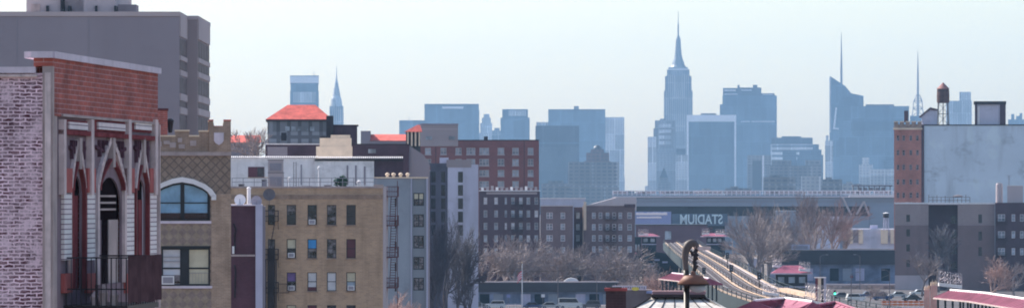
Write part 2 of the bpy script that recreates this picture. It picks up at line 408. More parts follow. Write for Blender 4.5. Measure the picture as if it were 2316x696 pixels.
mb = MB(); zt = b.z_(337); mb.lathe([(4.5, zt), (4.5, zt + 2), (3, zt + 4), (.4, zt + 5)], 12, (b.s_(1351), 15)); mb.build('roof_tank', 't_dark', b.root)
b = tower('wide grey blue block below the brown tower, behind the grey walk-up houses', 1285, 1400, 4800, [(1285, 1400, 366, 0)], 't_grey', 26)
b = tower('small pale block at the foot of the dark grey slab tower', 1225, 1290, 4500, [(1225, 1290, 415, 0), (1240, 1275, 408, 3)], 't_grey', 22)
# --- around the tall tower
b = tower('thin pale slab on the far left foot of the tall art deco tower', 1463, 1484, 7800, [(1459, 1486, 420, 0), (1465, 1484, 309, 0)], 't_pale', 30)
b = tower('grey stone tower with pale spandrels, left in front of the highest art deco tower', 1477, 1528, 8000, [(1474, 1531, 345, 0), (1478, 1528, 290, 2), (1481, 1527, 272, 3), (1493, 1505, 268, 8)], 't_grey', 40)
for k in range(4): b.box(MB(), 1490, 1518, 280 + k*13, 288 + k*13, .9 + .2*(k > 0), 1.9).build('spandrel', 't_pale', b.root)
b = tower('small stone church like block with pyramid roof at the foot of the art deco tower', 1487, 1516, 6800, [(1487, 1516, 412, 0), (1492, 1511, 402, 3)], 't_grey', 22)
q = MB(); q.frustum((b.s_(1492), b.s_(1511), 3, 19), b.z_(402), (b.s_(1501), b.s_(1502), 10, 12), b.z_(378)); q.build('roof', 't_dark', b.root)
b = tower('pale slab with dark stripe between the art deco tower and the white framed slab', 1528, 1556, 7600, [(1528, 1556, 350, 0)], 't_pale', 30)
b.box(MB(), 1530, 1550, 336, 350, 4, 20).build('roof_plant', 't_dark', b.root)
b = Bld('skyscraper', 'white framed slab tower with one great dark glass face', 'skyscraper', 1553, 1665, 8500)
mb = MB(); zt = b.z_(260)
mb.box(0, b.s_(1557.5), 0, 40, 0, b.z_(275)); mb.box(b.s_(1661), b.L, 0, 40, 0, b.z_(275)); mb.box(0, b.L, 0, 40, b.z_(275), zt)
mb.build('frame', 't_trav', b.root)
MB().box(b.s_(1557.5), b.s_(1661), 2, 38, 0, b.z_(275)).build('glass_face', 't_glass', b.root)
b.box(MB(), 1585, 1620, 256, 260, 8, 24).build('roof_plant', 't_brown', b.root)
b = tower('bulky dark office tower with broken roofline and glazed slots right of the white framed slab', 1628, 1757, 9000,
   [(1628, 1757, 236, 0), (1634, 1757, 216, 1)], 't_blue', 60)
mb = MB()
for a, c, t, y0 in ((1635, 1668, 199, 4), (1668, 1673, 192, 3), (1673, 1703, 198, 5), (1703, 1713, 192, 3), (1713, 1722, 198, 4)): mb.box(b.s_(a), b.s_(c), y0, 50 - y0, b.z_(216), b.z_(t))
mb.box(b.s_(1722), b.s_(1752), 5, 45, b.z_(216), b.z_(211))
mb.build('crown', 't_dark', b.root)
for a, c, t, tb in ((1638, 1664, 203, 206), (1638, 1668, 212, 214), (1676, 1700, 203, 205), (1725, 1748, 213, 214.5), (1700, 1752, 274, 276), (1676, 1696, 274, 276)): b.box(MB(), a, c, t, tb, -.7 if t > 216 else 3.1 if a != 1676 or t > 216 else 4.2, 4.9).build('glazed_slot', 't_trav', b.root)
b = tower('blue grey tower with a recessed dark bay, below the bulky broken topped tower', 1690, 1744, 6500, [(1690, 1744, 351, 0)], 't_grey', 30)
b.box(MB(), 1702, 1722, 363, 440, -.5, -.1).build('dark_bay', 't_dark', b.root); b.box(MB(), 1724, 1728, 351, 440, -.6, -.1).build('white_fin', 't_trav', b.root)
b = tower('white banded office block with dark roof plant, right of the bulky tower', 1743, 1839, 8200, [(1743, 1839, 326, 0)], 't_white', 40)
mb = MB(); mb.box(b.s_(1745), b.s_(1838), 3, 37, b.z_(326), b.z_(311)); mb.box(b.s_(1768), b.s_(1812), 6, 30, b.z_(311), b.z_(308)); mb.build('roof_plant', 't_dark', b.root)
b = tower('dark notched block in front of the white banded office block', 1768, 1803, 6800, [(1768, 1803, 366, 0), (1770, 1801, 341, 1)], 't_blue', 26)
b = tower('blue slab with sloping right shoulder left of the slanted glass tower', 1803, 1862, 7400, [(1803, 1862, 350, 0), (1808, 1858, 338, 2), (1838, 1852, 326, 8)], 't_blue', 34)
b = tower('low wide dark block in front of the sloping shouldered slab', 1740, 1858, 5600, [(1740, 1858, 374, 0), (1745, 1790, 362, 3), (1822, 1856, 362, 3)], 't_grey', 30)
b = tower('small pale block with lit roof edge low beneath the sloping shouldered slab', 1812, 1858, 4800, [(1812, 1858, 398, 0)], 't_pale', 22)
# --- right group
b = Bld('skyscraper', 'faceted glass skyscraper with slanted roof and slim spire', 'skyscraper', 1875, 1953, 8700)
mb = MB()
P = lambda pts: [(b.s_(x), b.z_(y) if y is not None else 0) for x, y in pts]
mb.prism(P([(1875, None), (1953, None), (1953, 217), (1925, 211), (1912, 195), (1877, 172)]), 0, 40); mb.build('body', 't_blue', b.root)
mb = MB(); mb.prism(P([(1889, 288), (1893, 245), (1903, 222), (1922, 218), (1938, 235), (1941, 290)]), -2.4, -.1); mb.build('facet', 't_glass', b.root)
mb = MB(); mb.prism(P([(1884, 292), (1889.5, 243), (1893, 243), (1888.5, 289), (1940, 292), (1940, 295)]), -3.2, -.1); mb.build('facet_edge', 't_trav', b.root)
for x_, t_ in ((1911, 345), (1934, 345)): b.box(MB(), x_, x_ + 2, t_, 440, -1.6, -.1).build('facet_edge', 't_trav', b.root)
b.box(MB(), 1876, 1880, 176, 300, -.9, -.1).build('corner_fin', 't_pale', b.root)
MB().lathe([(2.6, b.z_(200)), (2.2, b.z_(150)), (1.3, b.z_(110)), (.4, b.z_(72))], 8, (b.s_(1903), 20)).build('spire', 't_mast', b.root)
b = tower('narrow white and blue fin tower at the left foot of the slanted glass tower', 1866, 1884, 7600, [(1866, 1884, 318, 0), (1868, 1874, 306, 3)], 't_pale', 26)
b = tower('long blue slab with dark flat top right of the slanted glass tower', 1897, 2056, 8300, [(1897, 2056, 272, 0), (1925, 2056, 240, 1)], 't_blue', 50)
b.box(MB(), 1958, 2022, 236, 240, 4, 40).build('roof_plant', 't_brown', b.root)
b.box(MB(), 1925, 2040, 275, 295, -1.2, -.1).build('curtain_wall', 't_glass', b.root)
b = tower('white narrow stepped tower in front of the long blue slab', 1943, 1974, 6600, [(1943, 1974, 372, 0), (1950, 1966, 356, 3)], 't_pale', 26)
b = tower('low pale office block in front of the long blue slab', 1968, 2030, 6200, [(1968, 2030, 382, 0)], 't_pale', 26)
b = tower('small blue stepped block just left of the brick tower house', 1998, 2040, 7000, [(1998, 2040, 362, 0), (2003, 2025, 356, 3)], 't_blue', 26)
b = Bld('skyscraper', 'office tower crowned by a latticed frame and tall tapering mast', 'skyscraper', 2058, 2094, 8500)
MB().box(0, b.L, 0, 32, 0, b.z_(262)).build('body', 't_blue', b.root)
mb = MB(); c0 = b.s_(2076)
for z0, z1, w0, w1 in ((262, 245, 11, 9), (245, 228, 9, 8), (228, 215, 8, 3.5)):
    for sx in (-1, 1):
        for sy in (-1, 1):
            mb.tube((c0+sx*w0, 16+sy*w0, b.z_(z0)), (c0+sx*w1, 16+sy*w1, b.z_(z1)), .9, .8, 5); mb.tube((c0+sx*w0, 16+sy*w0, b.z_(z0)), (c0-sx*w1, 16+sy*w1, b.z_(z1)), .6, .6, 4)
    for sx in (-1, 1): mb.tube((c0-w1, 16+sx*w1, b.z_(z1)), (c0+w1, 16+sx*w1, b.z_(z1)), .8, .8, 4)
mb.build('lattice_crown', 't_mast', b.root)
MB().lathe([(2.8, b.z_(262)), (2.4, b.z_(215)), (1.9, b.z_(170)), (1.0, b.z_(140)), (.4, b.z_(115))], 8, (c0, 16)).build('mast', 't_mast', b.root)
b = tower('pale blue tower with two unequal flat tops behind the roof water tank', 2112, 2198, 9300, [(2112, 2198, 300, 0), (2140, 2198, 228, 1), (2170, 2196, 208, 2)], 't_pale', 40)
b = tower('distant low blue tower with jagged top at the right edge of the photo', 2280, 2335, 9600, [(2280, 2335, 270, 0), (2287, 2294, 258, 4), (2298, 2306, 262, 5), (2306, 2312, 256, 5)], 't_blue', 40)
# row of low far blocks filling the foot of the skyline
foot = [(1400, 1470, 436, 't_grey', 'low grey block under the bright sky gap'), (1575, 1640, 430, 't_pale', 'long low pale roofed block at the foot of the white framed slab'),
        (1640, 1700, 425, 't_grey', 'low grey block at the right foot of the white framed slab'), (1726, 1800, 400, 't_grey', 'mid height grey block with flat roof beneath the white banded block'),
        (1858, 1905, 405, 't_grey', 'low blue grey block at the foot of the white fin tower'), (1905, 1950, 415, 't_pale', 'low pale block at the foot of the slanted glass tower'),
        (1480, 1580, 440, 't_pale', 'long low pale block at the foot of the art deco tower')]
for a, c, t, m_, lb in foot: tower(lb, a, c, 4300, [(a, c, t, 0), (a + (c-a)*.2, c - (c-a)*.5, t - 4, 4)], m_, 20, name='office_block')
# ---------------------------------------------------------------- foreground corner house
M['brick_old'] = brick('whitewashed_old_brick', (.075, .018, .028), (.045, .012, .022), (.58, .45, .50), .20, .072, .014, .45, 1.4, 0, 1.0, .07)
M['brick_red'] = brick('red_parapet_brick', (.30, .095, .075), (.21, .075, .065), (.30, .21, .21), .42, .10, .009, .3, 1.1, .35)
M['coping'] = mat('grey_coping_stone', (.46, .45, .50), .8, .12, .8, .3, patch=.2, pscale=1)
M['stonegrey'] = mat('weathered_grey_stone', (.30, .27, .26), .9, .25, 1.2, .3)
M['stucco'] = mat('violet_grey_stucco', (.17, .145, .165), .95, .25, .9, .5, 0, 0)
M['moulding'] = mat('pale_stone_moulding', (.46, .42, .41), .95, .25, 2.0, .55, 0, 0)
M['terracotta'] = mat('terracotta_block', (.27, .08, .075), .85, .2, 1.5, .2)
M['redwood'] = mat('dark_red_timber', (.15, .05, .055), .95, .3, 2, .3, 0, 0)
M['siding'] = brick('white_siding_courses', (.60, .58, .56), (.55, .53, .53), (.17, .13, .16), 8, .10, .012, .12, .8, .3)
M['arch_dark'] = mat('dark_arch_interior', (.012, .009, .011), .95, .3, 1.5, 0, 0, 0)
M['tarp'] = mat('brown_black_tarpaulin', (.07, .045, .05), .95, .35, 2.2, .5, 0, 0)
house = Bld('corner_house', 'red brick corner house with gothic arches, whitewashed side wall and an iron balcony', 'house', 120, 357, 88, 99)
A = house
M['plum'] = mat('dark_plum_timber', (.075, .045, .06), .95, .3, 2, .3, 0, 0)
s0 = 0; s1 = A.s_(357)
AS, AZ = A.s_, A.z_
def az(py, px): return AZ(py, px)
dirv = Vector((A.dx, A.dy, 0)); org = Vector((A.x0, A.y0, 0)); rzA = math.atan2(A.dy, A.dx)
def wl(x, y, z=0):     # world to local of the house
    d = Vector((x, y, 0)) - org; return (d.dot(dirv), d.dot(Vector((-A.dy, A.dx, 0))), z)
zpar = az(132, 120); zb = az(262, 130)
# main street wall (local y grows behind it); upper parapet brickwork, lower stucco
MB().box(.12, s1, 0, .4, zb, zpar).build('parapet', 'brick_red', A.root)
# stucco wall with real arch openings: built as strips in the plane
S = lambda px: A.s_(px)
openings = [(167, 190, 397, 652), (228, 280, 400, 640), (312, 334, 405, 652)]
hol = [(S(a), S(c), az(bt, (a+c)/2), az(t, (a+c)/2)) for a, c, t, bt in openings]
def arch_wall(mb, a, b, z0, z1, holes, y0, y1):
    """wall strip with round-headed openings"""
    x = a
    for (h0, h1, hz0, hz1) in holes:
        mb.box(x, h0, y0, y1, z0, z1)
        mb.box(h0, h1, y0, y1, z0, hz0)
        r = (h1 - h0) / 2; xm = (h0 + h1) / 2; rz = min(r, 10); sc_ = .55 if r > .6 else .75
        pts = [(h0, z1), (h0, hz1 - r*sc_)] + [(xm - r*math.cos(math.pi*i/10), hz1 - r*sc_ + r*sc_*math.sin(math.pi*i/10)) for i in range(1, 10)] + [(h1, hz1 - r*sc_), (h1, z1)]
        # split into quads from arch curve up to the top
        for i in range(1, len(pts) - 2):
            p, q = pts[i], pts[i+1]
            mb.prism([(p[0], p[1]), (q[0], q[1]), (q[0], z1), (p[0], z1)], y0, y1)
        x = h1
    mb.box(x, b, y0, y1, z0, z1)
mb = MB(); arch_wall(mb, .12, s1, 0, zb - .002, hol, .06, .10)
mb.build('wall', 'stucco', A.root)
# openings: dark shutters and a door standing ajar
for i, (a, c, z0_, z1_) in enumerate(hol):
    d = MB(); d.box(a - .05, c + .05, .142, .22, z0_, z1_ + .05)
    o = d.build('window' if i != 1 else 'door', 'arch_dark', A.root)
    if i != 1:
        f = MB(); f.box(a + (c-a)*.62, c - .02, .12, .141, z0_, z1_ - (c-a)*.4); f.build('shutter', 'redwood', o)
    else:
        f = MB(); f.box(a + .05, a + (c-a)*.26, .12, .141, z0_, z1_ - .9); f.build('door_leaf', 'stucco', o)
        f = MB(); f.box(a + (c-a)*.58, c - .02, .12, .141, z0_, z1_ - .9); f.build('door_leaf', M['stonegrey'], o)
        f = MB()
        for k in range(3): f.box(a + .3, c - .3, .11, .141, z1_ - .70 + k*.14, z1_ - .66 + k*.14)
        f.build('transom_slats', 'stonegrey', o)
# moulded stone surrounds: ogee arches rising to a finial, colonnettes at their sides
def ogee(cx_, half, top, spring, foot, w, matn, proud=.07):
    """cx_ centre px; top/spring/foot as heights"""
    mb = MB(); xm = S(cx_); L = []
    n = 8
    for sx in (-1, 1):
        pts = []
        for i in range(n + 1):
            t = i / n
            x = xm + sx * half * (1 - t) ** .75 * (1 + .15 * math.sin(math.pi * t)); z = spring + (top - spring) * t ** 1.25
            pts.append((x, z))
        for p, q in zip(pts, pts[1:]):
            mb.prism([(p[0], p[1]), (p[0] + sx*w, p[1]), (q[0] + sx*w*.8, q[1] + w*.5), (q[0], q[1])], -proud + .06, .059)
        mb.box(xm + sx*half, xm + sx*(half + w), -proud + .06, .059, foot, spring)
    return mb.build('arch_moulding', matn, A.root)
for (a, c, t, bt), tp in zip(openings, (322, 318, 330)):
    cx_ = (a + c) / 2; half = (S(c) - S(a)) / 2 + .12
    z = lambda py: az(py, cx_)
    ogee(cx_, half, z(tp), z(425), z(bt), .14 if a != 228 else .2, 'moulding')
    ogee(cx_, half - .1, z(tp + 42), z(420), z(430), .08, 'redwood', .09)
    mb = MB(); xm = S(cx_); mb.box(xm - .12, xm + .12, -.05, .059, z(tp + 60), z(312)); mb.build('finial', 'stonegrey', A.root)
    for sx in (-1, 1):                     # small spandrel tracery
        q = MB(); 
        for k in range(3):
            x = xm + sx*(half*(.35 + .28*k)); q.box(x - .04, x + .04, -.01, .058, z(tp + 14 + k*12), z(318))
        q.prism([(xm + sx*half*1.2, z(330)), (xm + sx*half*.3, z(345)), (xm + sx*half*.3, z(349)), (xm + sx*half*1.2, z(338))], 0, .058)
        q.build('tracery', 'plum', A.root)
# panels of pale courses beneath the parapet, dark surrounds
for a, c in ((149, 200), (215, 285), (299, 345)):
    m1 = MB(); z1_, z0_ = az(268, a), az(297, a)
    m1.box(S(a), S(c), .02, .059, z0_, z1_ - .02); o = m1.build('panel_frame', 'redwood', A.root)
    MB().box(S(a + 6), S(c - 3), -.02, .019, z0_ + .05, z1_ - .06).build('slat_panel', 'siding', o)
mb = MB(); mb.box(S(139), S(354), -.05, .058, az(311, 250), az(301, 250)); mb.build('string_course', 'redwood', A.root)
mb = MB(); mb.box(S(139), S(356), -.04, .058, az(268, 250) + .0, zb - .004); mb.build('cornice', 'stonegrey', A.root)
# pilasters between the bays
for a, c in ((139, 144), (201, 207), (286, 292), (346, 352)):
    z = lambda py: az(py, a)
    mb = MB(); mb.box(S(a), S(c), -.06, .057, z(440), z(270)); mb.build('pilaster', 'moulding', A.root)
for a, c in ((144, 162), (197, 215), (286, 303), (338, 354)):
    z = lambda py: az(py, a)
    MB().box(S(a), S(c), -.02, .056, z(435), z(380)).build('red_block', 'terracotta', A.root)
    MB().box(S(a) + .02, S(c) - .02, -.01, .056, z(588), z(437)).build('siding_panel', 'siding', A.root)
    MB().box(S(a), S(c), -.02, .056, z(662), z(618)).build('red_block', 'terracotta', A.root)
for px in (163.5, 192.5, 306, 335): MB().box(S(px) - .05, S(px) + .06, -.03, .054, az(655, px), az(425, px)).build('colonnette', 'redwood', A.root)
# corner pier, gutter pipe and the whitewashed side wall facing the viewer
def wbox(x0, x1, y0, y1, z0, z1, name, m_, par=A.root):
    """axis-aligned world box placed under the rotated house"""
    mb = MB(); P_ = [wl(x0, y0), wl(x1, y0), wl(x1, y1), wl(x0, y1)]
    mb.prismz([(p[0], p[1]) for p in P_], z0, z1)
    return mb.build(name, m_, par)
zz = lambda py: Z(py, 88)
side = MB(); o = wbox(X(-60, 87.9), X(96, 87.9), 87.9, 98, 0, zz(166), 'side_wall', 'brick_old')
wbox(X(-60, 87.8), X(80, 87.8), 87.8, 98.1, zz(166), zz(152), 'side_coping', 'coping')
mb = MB(); p = [wl(X(q, 87.85), 87.85, zz(172)) for q in (-60, 84)]; mb.tube(p[0], p[1], .035, n=8); mb.build('gutter_pipe', 'moulding', A.root)
wbox(X(96, 87.88), X(120, 87.88), 87.88, 90, 0, zz(150), 'corner_pier', 'stonegrey')
wbox(X(101, 87.8), X(114, 87.8), 87.82, 87.88, 0, zz(165), 'downpipe', 'moulding')
wbox(X(76, 87.86), X(119.5, 87.86), 87.86, 89.5, zz(150) + .001, zpar, 'corner_brick', 'brick_red')
# coping of the high parapet
mb = MB(); mb.box(-.15, s1 + .06, -.07, .55, zpar, zpar + .13); mb.build('coping', 'coping', A.root)
wbox(X(70, 87.7), X(118.5, 87.7), 87.72, 89.4, zpar + .002, zpar + .128, 'coping', 'coping')
MB().box(s1 - .02, s1 + .05, -.05, .06, 0, zb).build('downpipe', 'moulding', A.root)
# body behind
mb = MB(); P_ = [wl(X(-60, 90), 98.2), wl(X(60, 90), 90.2), (.1, .5), (s1 - .1, .5), (s1 - .1, 6)]
MB().prismz([(.6, .46), (s1 - .02, .46), (s1 - .02, 5), (.6, 5)], 0, zpar - .9).build('rear_wall', 'brick_red', A.root)
# balcony: slab, near side rail across the view, long front rail covered with a tarpaulin
b0 = S(150); b1 = S(224); out = 1.22; zr = az(582, 150); zf = az(690, 150)
MB().box(b0 - .03, b1 + .03, -out - .03, .05, zf - .1, zf).build('balcony_floor', 'iron', A.root)
mb = MB()
for z in (zr, zf + .33): mb.box(b0 - .015, b0 + .015, -out, .0, z - .015, z + .012)
mb.box(b0, b1, -out - .015, -out + .015, zr - .015, zr + .015); mb.box(b1 - .015, b1 + .015, -out, 0, zr - .015, zr + .015)
n = 12
for k in range(n + 1):
    y = -out * k / n; mb.tube((b0, y, zf), (b0, y, zr), .0085 if k % 3 else .014, n=5)
for k in range(14): x = b0 + (b1-b0)*k/13; mb.tube((x, -out, zf), (x, -out, zr), .009, n=5)
mb.tube((b0, -.62, zf), (b0 - .02, -.62, zf + .42), .03, n=6)
rail = mb.build('balcony_rail', 'iron', A.root)
o = MB()
xs = [b0 + .02 + (b1 - b0 + .1) * k / 10 for k in range(11)]
for k in range(10):
    w0 = .035 * math.sin(k * 2.3); w1 = .035 * math.sin((k + 1) * 2.3)
    o.prismz([(xs[k], -out - .03 + w0), (xs[k+1], -out - .03 + w1), (xs[k+1], -out - .05 + w1), (xs[k], -out - .05 + w0)], zf + .04 + .02*math.sin(k*1.7), zr + .03)
t = o.build('tarpaulin', 'tarp'); t.parent = None
t.location = A.root.location; t.rotation_euler = A.root.rotation_euler
tag(t, 'dark brown tarpaulin hung over the front rail of the gothic house balcony', 'tarpaulin')
q = MB()
for (x, y, h_) in ((b0 + .35, -.9, .34), (b0 + .3, -.7, .42), (b0+.4, -.5, .28)):
    q.lathe([(.07, zf), (.1, zf + h_*.6), (.09, zf + h_*.62), (.02, zf + h_)], 8, (x, y))
t = q.build('plant_pots', ['moulding']); t.location = A.root.location; t.rotation_euler = A.root.rotation_euler
tag(t, 'pale pots standing together on the iron balcony floor behind the side rail', 'flower pots')
# brick chimney with a dark cowl behind the house
b = Bld('brick_chimney', 'short red brick chimney just right of the gothic house parapet', 'chimney', 352, 380, 225)
b.box(MB(), 352, 379, 250, None, 0, 1.2).build('stack', M['brick_red'], b.root)
b.box(MB(), 350, 381, 245, 250, -.06, 1.26).build('cap', 'rust', b.root)
mb = MB(); mb.lathe([(.1, b.z_(300)), (.16, b.z_(280)), (.2, b.z_(272)), (.08, b.z_(268))], 10, (b.s_(385), .4)); mb.build('cowl', 'iron', b.root)

# ---------------------------------------------------------------- big grey institutional block, upper left
M['conc_dark'] = mat('grey_concrete_panel', (.20, .20, .225), .9, .08, .06, .15, patch=.16, pscale=.07)
M['conc_light'] = mat('pale_concrete_panel', (.34, .325, .33), .9, .07, .1, .15)
M['conc_brown'] = mat('brown_grey_panel', (.25, .235, .24), .9, .07, .1, .15)
b = Bld('hospital_block', 'huge windowless grey concrete block with banded side wings, behind the gothic corner house', 'building', -60, 405, 450, 450)
xr = b.s_(405); zt = b.z_(37)
MB().box(0, xr, 0, 26, 0, zt).build('main_wall', 'conc_dark', b.root)
MB().box(-.1, xr + .1, -.12, 26, zt, zt + .45).build('parapet', 'conc_light', b.root)
for px in (38, 200): b.box(MB(), px, px + 1.5, 40, None, -.04, -.002).build('panel_joint', 'greyframe', b.root)
# side face of the main block is carried by its depth; the wing is set back 10 m
zt2 = H + (450 - 45) / F * 460.5
x2 = X(446, 460.5) - b.x0
MB().box(xr + .001, x2, 10.5, 29, 0, zt2).build('wing', 'conc_brown', b.root)
MB().box(xr + .02, x2 + .12, 10.4, 29.1, zt2, zt2 + .4).build('wing_parapet', 'conc_light', b.root)
M['dullpane'] = mat('dull_brown_glazing', (.12, .11, .115), .6, .3, 1.2, .3)
def sidebands(x, ya, yb, ztop, nm):
    for k, (py0, py1) in enumerate(((0, 44), (86, 96), (118, 130), (170, 185), (200, 215))):
        m_ = MB(); z1_ = ztop - py0 / F * 460; z0_ = ztop - py1 / F * 460
        m_.box(x, x + .12, ya, yb, z0_, z1_); m_.build('spandrel_band', 'conc_light', b.root)
    n = 7
    for k in range(n):
        y0 = ya + (yb - ya) * (k + .12) / n; y1 = ya + (yb - ya) * (k + .8) / n
        for py0, py1 in ((48, 84), (98, 116), (134, 168), (187, 199), (217, 262)):
            MB().box(x, x + .06, y0, y1, ztop - py1/F*460, ztop - py0/F*460).build('window', 'dullpane', b.root)
sidebands(xr + .002, .6, 10.3, zt, 0); sidebands(x2 + .002, 11, 28.6, zt2, 1)
mb = MB(); z0_ = zt + .45
for a, c, y0 in ((45, 128, 6), (128, 176, 7.5), (176, 248, 6)): mb.box(b.s_(a), b.s_(c), y0, 26, z0_, b.z_(-60))
ph = mb.build('plant_house', 'conc_light', b.root)
MB().box(b.s_(249), b.s_(291), 9, 12, z0_, b.z_(2)).build('lift_house', 'conc_brown', b.root)
for a, c in ((91, 97), (124, 130), (141, 146), (203, 208), (247, 251)): MB().box(b.s_(a), b.s_(c), 5.6, 8, z0_, b.z_(8 if a != 124 else -20)).build('vent_flue', 'dkframe', b.root)
MB().box(b.s_(56), b.s_(77), 5.9, 5.99, z0_, b.z_(4)).build('louvre', M['stonegrey'], b.root)

# ---------------------------------------------------------------- crenellated tan house
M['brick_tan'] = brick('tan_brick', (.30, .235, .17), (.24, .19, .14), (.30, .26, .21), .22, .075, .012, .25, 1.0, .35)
M['brick_tan2'] = brick('darker_tan_brick', (.24, .19, .145), (.19, .15, .115), (.26, .22, .18), .22, .075, .012, .3, .8, .45)  # same tan brick in a darker tone
M['lozenge'] = diamond('lozenge_brick', (.34, .25, .20), (.29, .215, .175), (.19, .145, .125), .43, .04)
M['lozenge_fill'] = diamond('violet_diaper_brick', (.29, .22, .20), (.36, .28, .22), (0, 0, 0), .42, filled=True)
b = Bld('castellated_house', 'tan brick house with castellated parapet, shield and a tudor arched window', 'house', 352, 522, 208)
T = b
hs = [b.hole(355, 475, 410, 498), b.hole(365, 475, 560, 645)]
# wall around a tudor-arched opening
zt = b.z_(345)
mb = MB(); a0, a1 = hs[0][0], hs[0][1]; w2 = hs[1]
y0, y1 = 0, .3
archpts = b.pz([(355, 428), (370, 421), (392, 414), (412, 411), (436, 415), (458, 424), (468, 432), (474, 445)])
mb.box(0, a0, y0, y1, 0, zt); mb.box(a1, b.L, y0, y1, 0, zt)
mb.box(a0, a1, y0, y1, w2[3], hs[0][2]); mb.box(a0, w2[0], y0, y1, 0, w2[3]); mb.box(a0 + 0, a1, y0, y1, 0, w2[2]) if False else None
mb.box(w2[0], a1, y0, y1, 0, w2[2])
ap = [(a0, archpts[0][1])] + archpts[1:] + [(a1, archpts[-1][1])]
for p, q in zip(ap, ap[1:]):
    if q[0] > p[0] + 1e-4: mb.prism([(p[0], p[1]), (q[0], q[1]), (q[0], zt), (p[0], zt)], y0, y1)
mb.box(a0 - .1, b.L, .3, 12, 0, zt - .3); mb.box(0, a0 - .1, .3, 12, 0, zt - .3)
mb.build('wall', 'lozenge', b.root)
# clean brick pier on the right, plain band under windows
b.box(MB(), 478, 522.5, 438, None, -.03, -.001).build('pier', 'brick_tan', b.root)
b.box(MB(), 352, 478, 505, 556, -.02, -.001).build('spandrel', 'lozenge_fill', b.root)
b.box(MB(), 352, 478, 650, 760, -.02, -.001).build('spandrel', 'lozenge_fill', b.root)
b.box(MB(), 352, 523, 343, 352, -.10, .3).build('string_course', 'stonegrey', b.root)
# castellated parapet: stepped merlons with pale capping
mb = MB(); mc = MB(); base = b.z_(343)
mb.box(0, b.L, 0, .35, base, b.z_(309))
for a, c, t in ((352, 370, 312), (370, 396, 309), (396, 428, 297), (428, 450, 309), (450, 471, 298), (471, 478, 276)):
    if t < 309: mb.box(b.s_(a), b.s_(c), 0, .35, b.z_(309), b.z_(t))
    mc.box(b.s_(a) - .02, b.s_(c) + .02, -.05, .4, b.z_(min(t, 309)) , b.z_(min(t, 309)) + .07)
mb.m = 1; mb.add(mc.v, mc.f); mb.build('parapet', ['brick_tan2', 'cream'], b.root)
mb = MB()
pts = [(473, 343), (522, 343), (522, 273), (506, 273), (504, 281), (498, 286), (490, 286), (484, 282), (482, 273), (473, 273)]
pp = b.pz(pts)
q = pp
mb.box(q[0][0], q[1][0], -.12, .5, q[0][1], q[4][1] - .1)
mb.prism([(q[9][0], q[4][1]-.1), (q[7][0], q[4][1]-.1), (q[7][0], q[7][1]), (q[8][0], q[8][1]), (q[9][0], q[9][1])], -.12, .5)
mb.prism([(q[4][0], q[4][1]-.1), (q[1][0], q[4][1]-.1), (q[2][0], q[2][1]), (q[3][0], q[3][1]), (q[4][0], q[4][1])], -.12, .5)
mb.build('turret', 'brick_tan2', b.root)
mc = MB(); mc.box(b.s_(472), b.s_(483), -.16, .54, b.z_(273), b.z_(270.5)); mc.box(b.s_(505), b.s_(523), -.16, .54, b.z_(273), b.z_(270.5)); mc.box(b.s_(484), b.s_(504), -.10, .48, b.z_(286), b.z_(284.5)); mc.build('turret_capping', 'tilered', b.root)
mb = MB(); mb.prism(b.pz([(484, 300), (506, 300), (506, 318), (502, 324), (495, 328), (488, 324), (484, 318)]), -.17, -.121); mb.build('shield', 'coping', b.root)
for k, (a, c, t, tb) in enumerate(((370, 384, 318, 326), (384, 398, 322, 334), (402, 412, 312, 322), (404, 418, 326, 336), (430, 444, 318, 330), (356, 366, 320, 332))):
    b.box(MB(), a, c, t, tb, -.05, -.001).build('relief_block', 'stonegrey', b.root)
# hood mould
mb = MB(); up = b.pz([(352, 421), (366, 413), (390, 404), (412, 400), (438, 405), (464, 416), (480, 428), (489, 441)])
dn = b.pz([(355, 431), (369, 423), (391, 415), (412, 411.5), (437, 416), (458, 425), (470, 434), (478, 445)])
for i in range(len(up) - 1): mb.prism([dn[i], dn[i+1], up[i+1], up[i]], -.16, -.002)
mb.box(dn[-1][0], up[-1][0], -.16, -.031, b.z_(452), up[-1][1]); mb.build('hood_mould', 'white', b.root)
# arched window
mb = MB(); y = .14
h = hs[0]
for a, c in ((355, 360), (408, 417), (469, 475)): b.box(mb, a, c, 432 if a != 408 else 412, 498, y, y + .12)
for t, tb in ((457, 459.5), (494, 498)): mb.box(h[0], h[1], y + .01, y + .11, b.z_(tb), b.z_(t))
dn2 = [(x, z - .10) for x, z in dn]
for i in range(len(dn) - 1): mb.prism([dn2[i], dn2[i+1], (dn[i+1][0], dn[i+1][1] + .1), (dn[i][0], dn[i][1] + .1)], y + .012, y + .115)
w = mb.build('window', 'dkframe', b.root)
gp = [(h[0], b.z_(459))] + [(h[1], b.z_(459))] + [(h[1], dn[-1][1])] + [(x, z + .05) for x, z in reversed(dn[:-1])]
MB().prism(gp, y + .05, y + .07).build('pane', 'glass_blue', w)
MB().box(h[0], h[1], y + .05, y + .07, b.z_(481), b.z_(459) - .001).build('pane', 'glass_blue', w)
MB().box(h[0], h[1], y + .05, y + .07, b.z_(496), b.z_(481) - .001).build('pane', 'glass_dark', w)
mb = MB()
for k in range(24):
    x = h[0] + (h[1]-h[0]) * (k + .5) / 24; mb.tube((x, -.08, b.z_(497)), (x, -.08, b.z_(483)), .012, n=4)
mb.box(h[0], h[1], -.095, -.065, b.z_(483.5), b.z_(482.5)); mb.box(h[0], h[1], -.095, -.065, b.z_(490), b.z_(489)); mb.build('window_guard', 'iron', w)
b.box(MB(), 352, 478, 499, 505, -.12, .13).build('sill', 'coping', b.root)
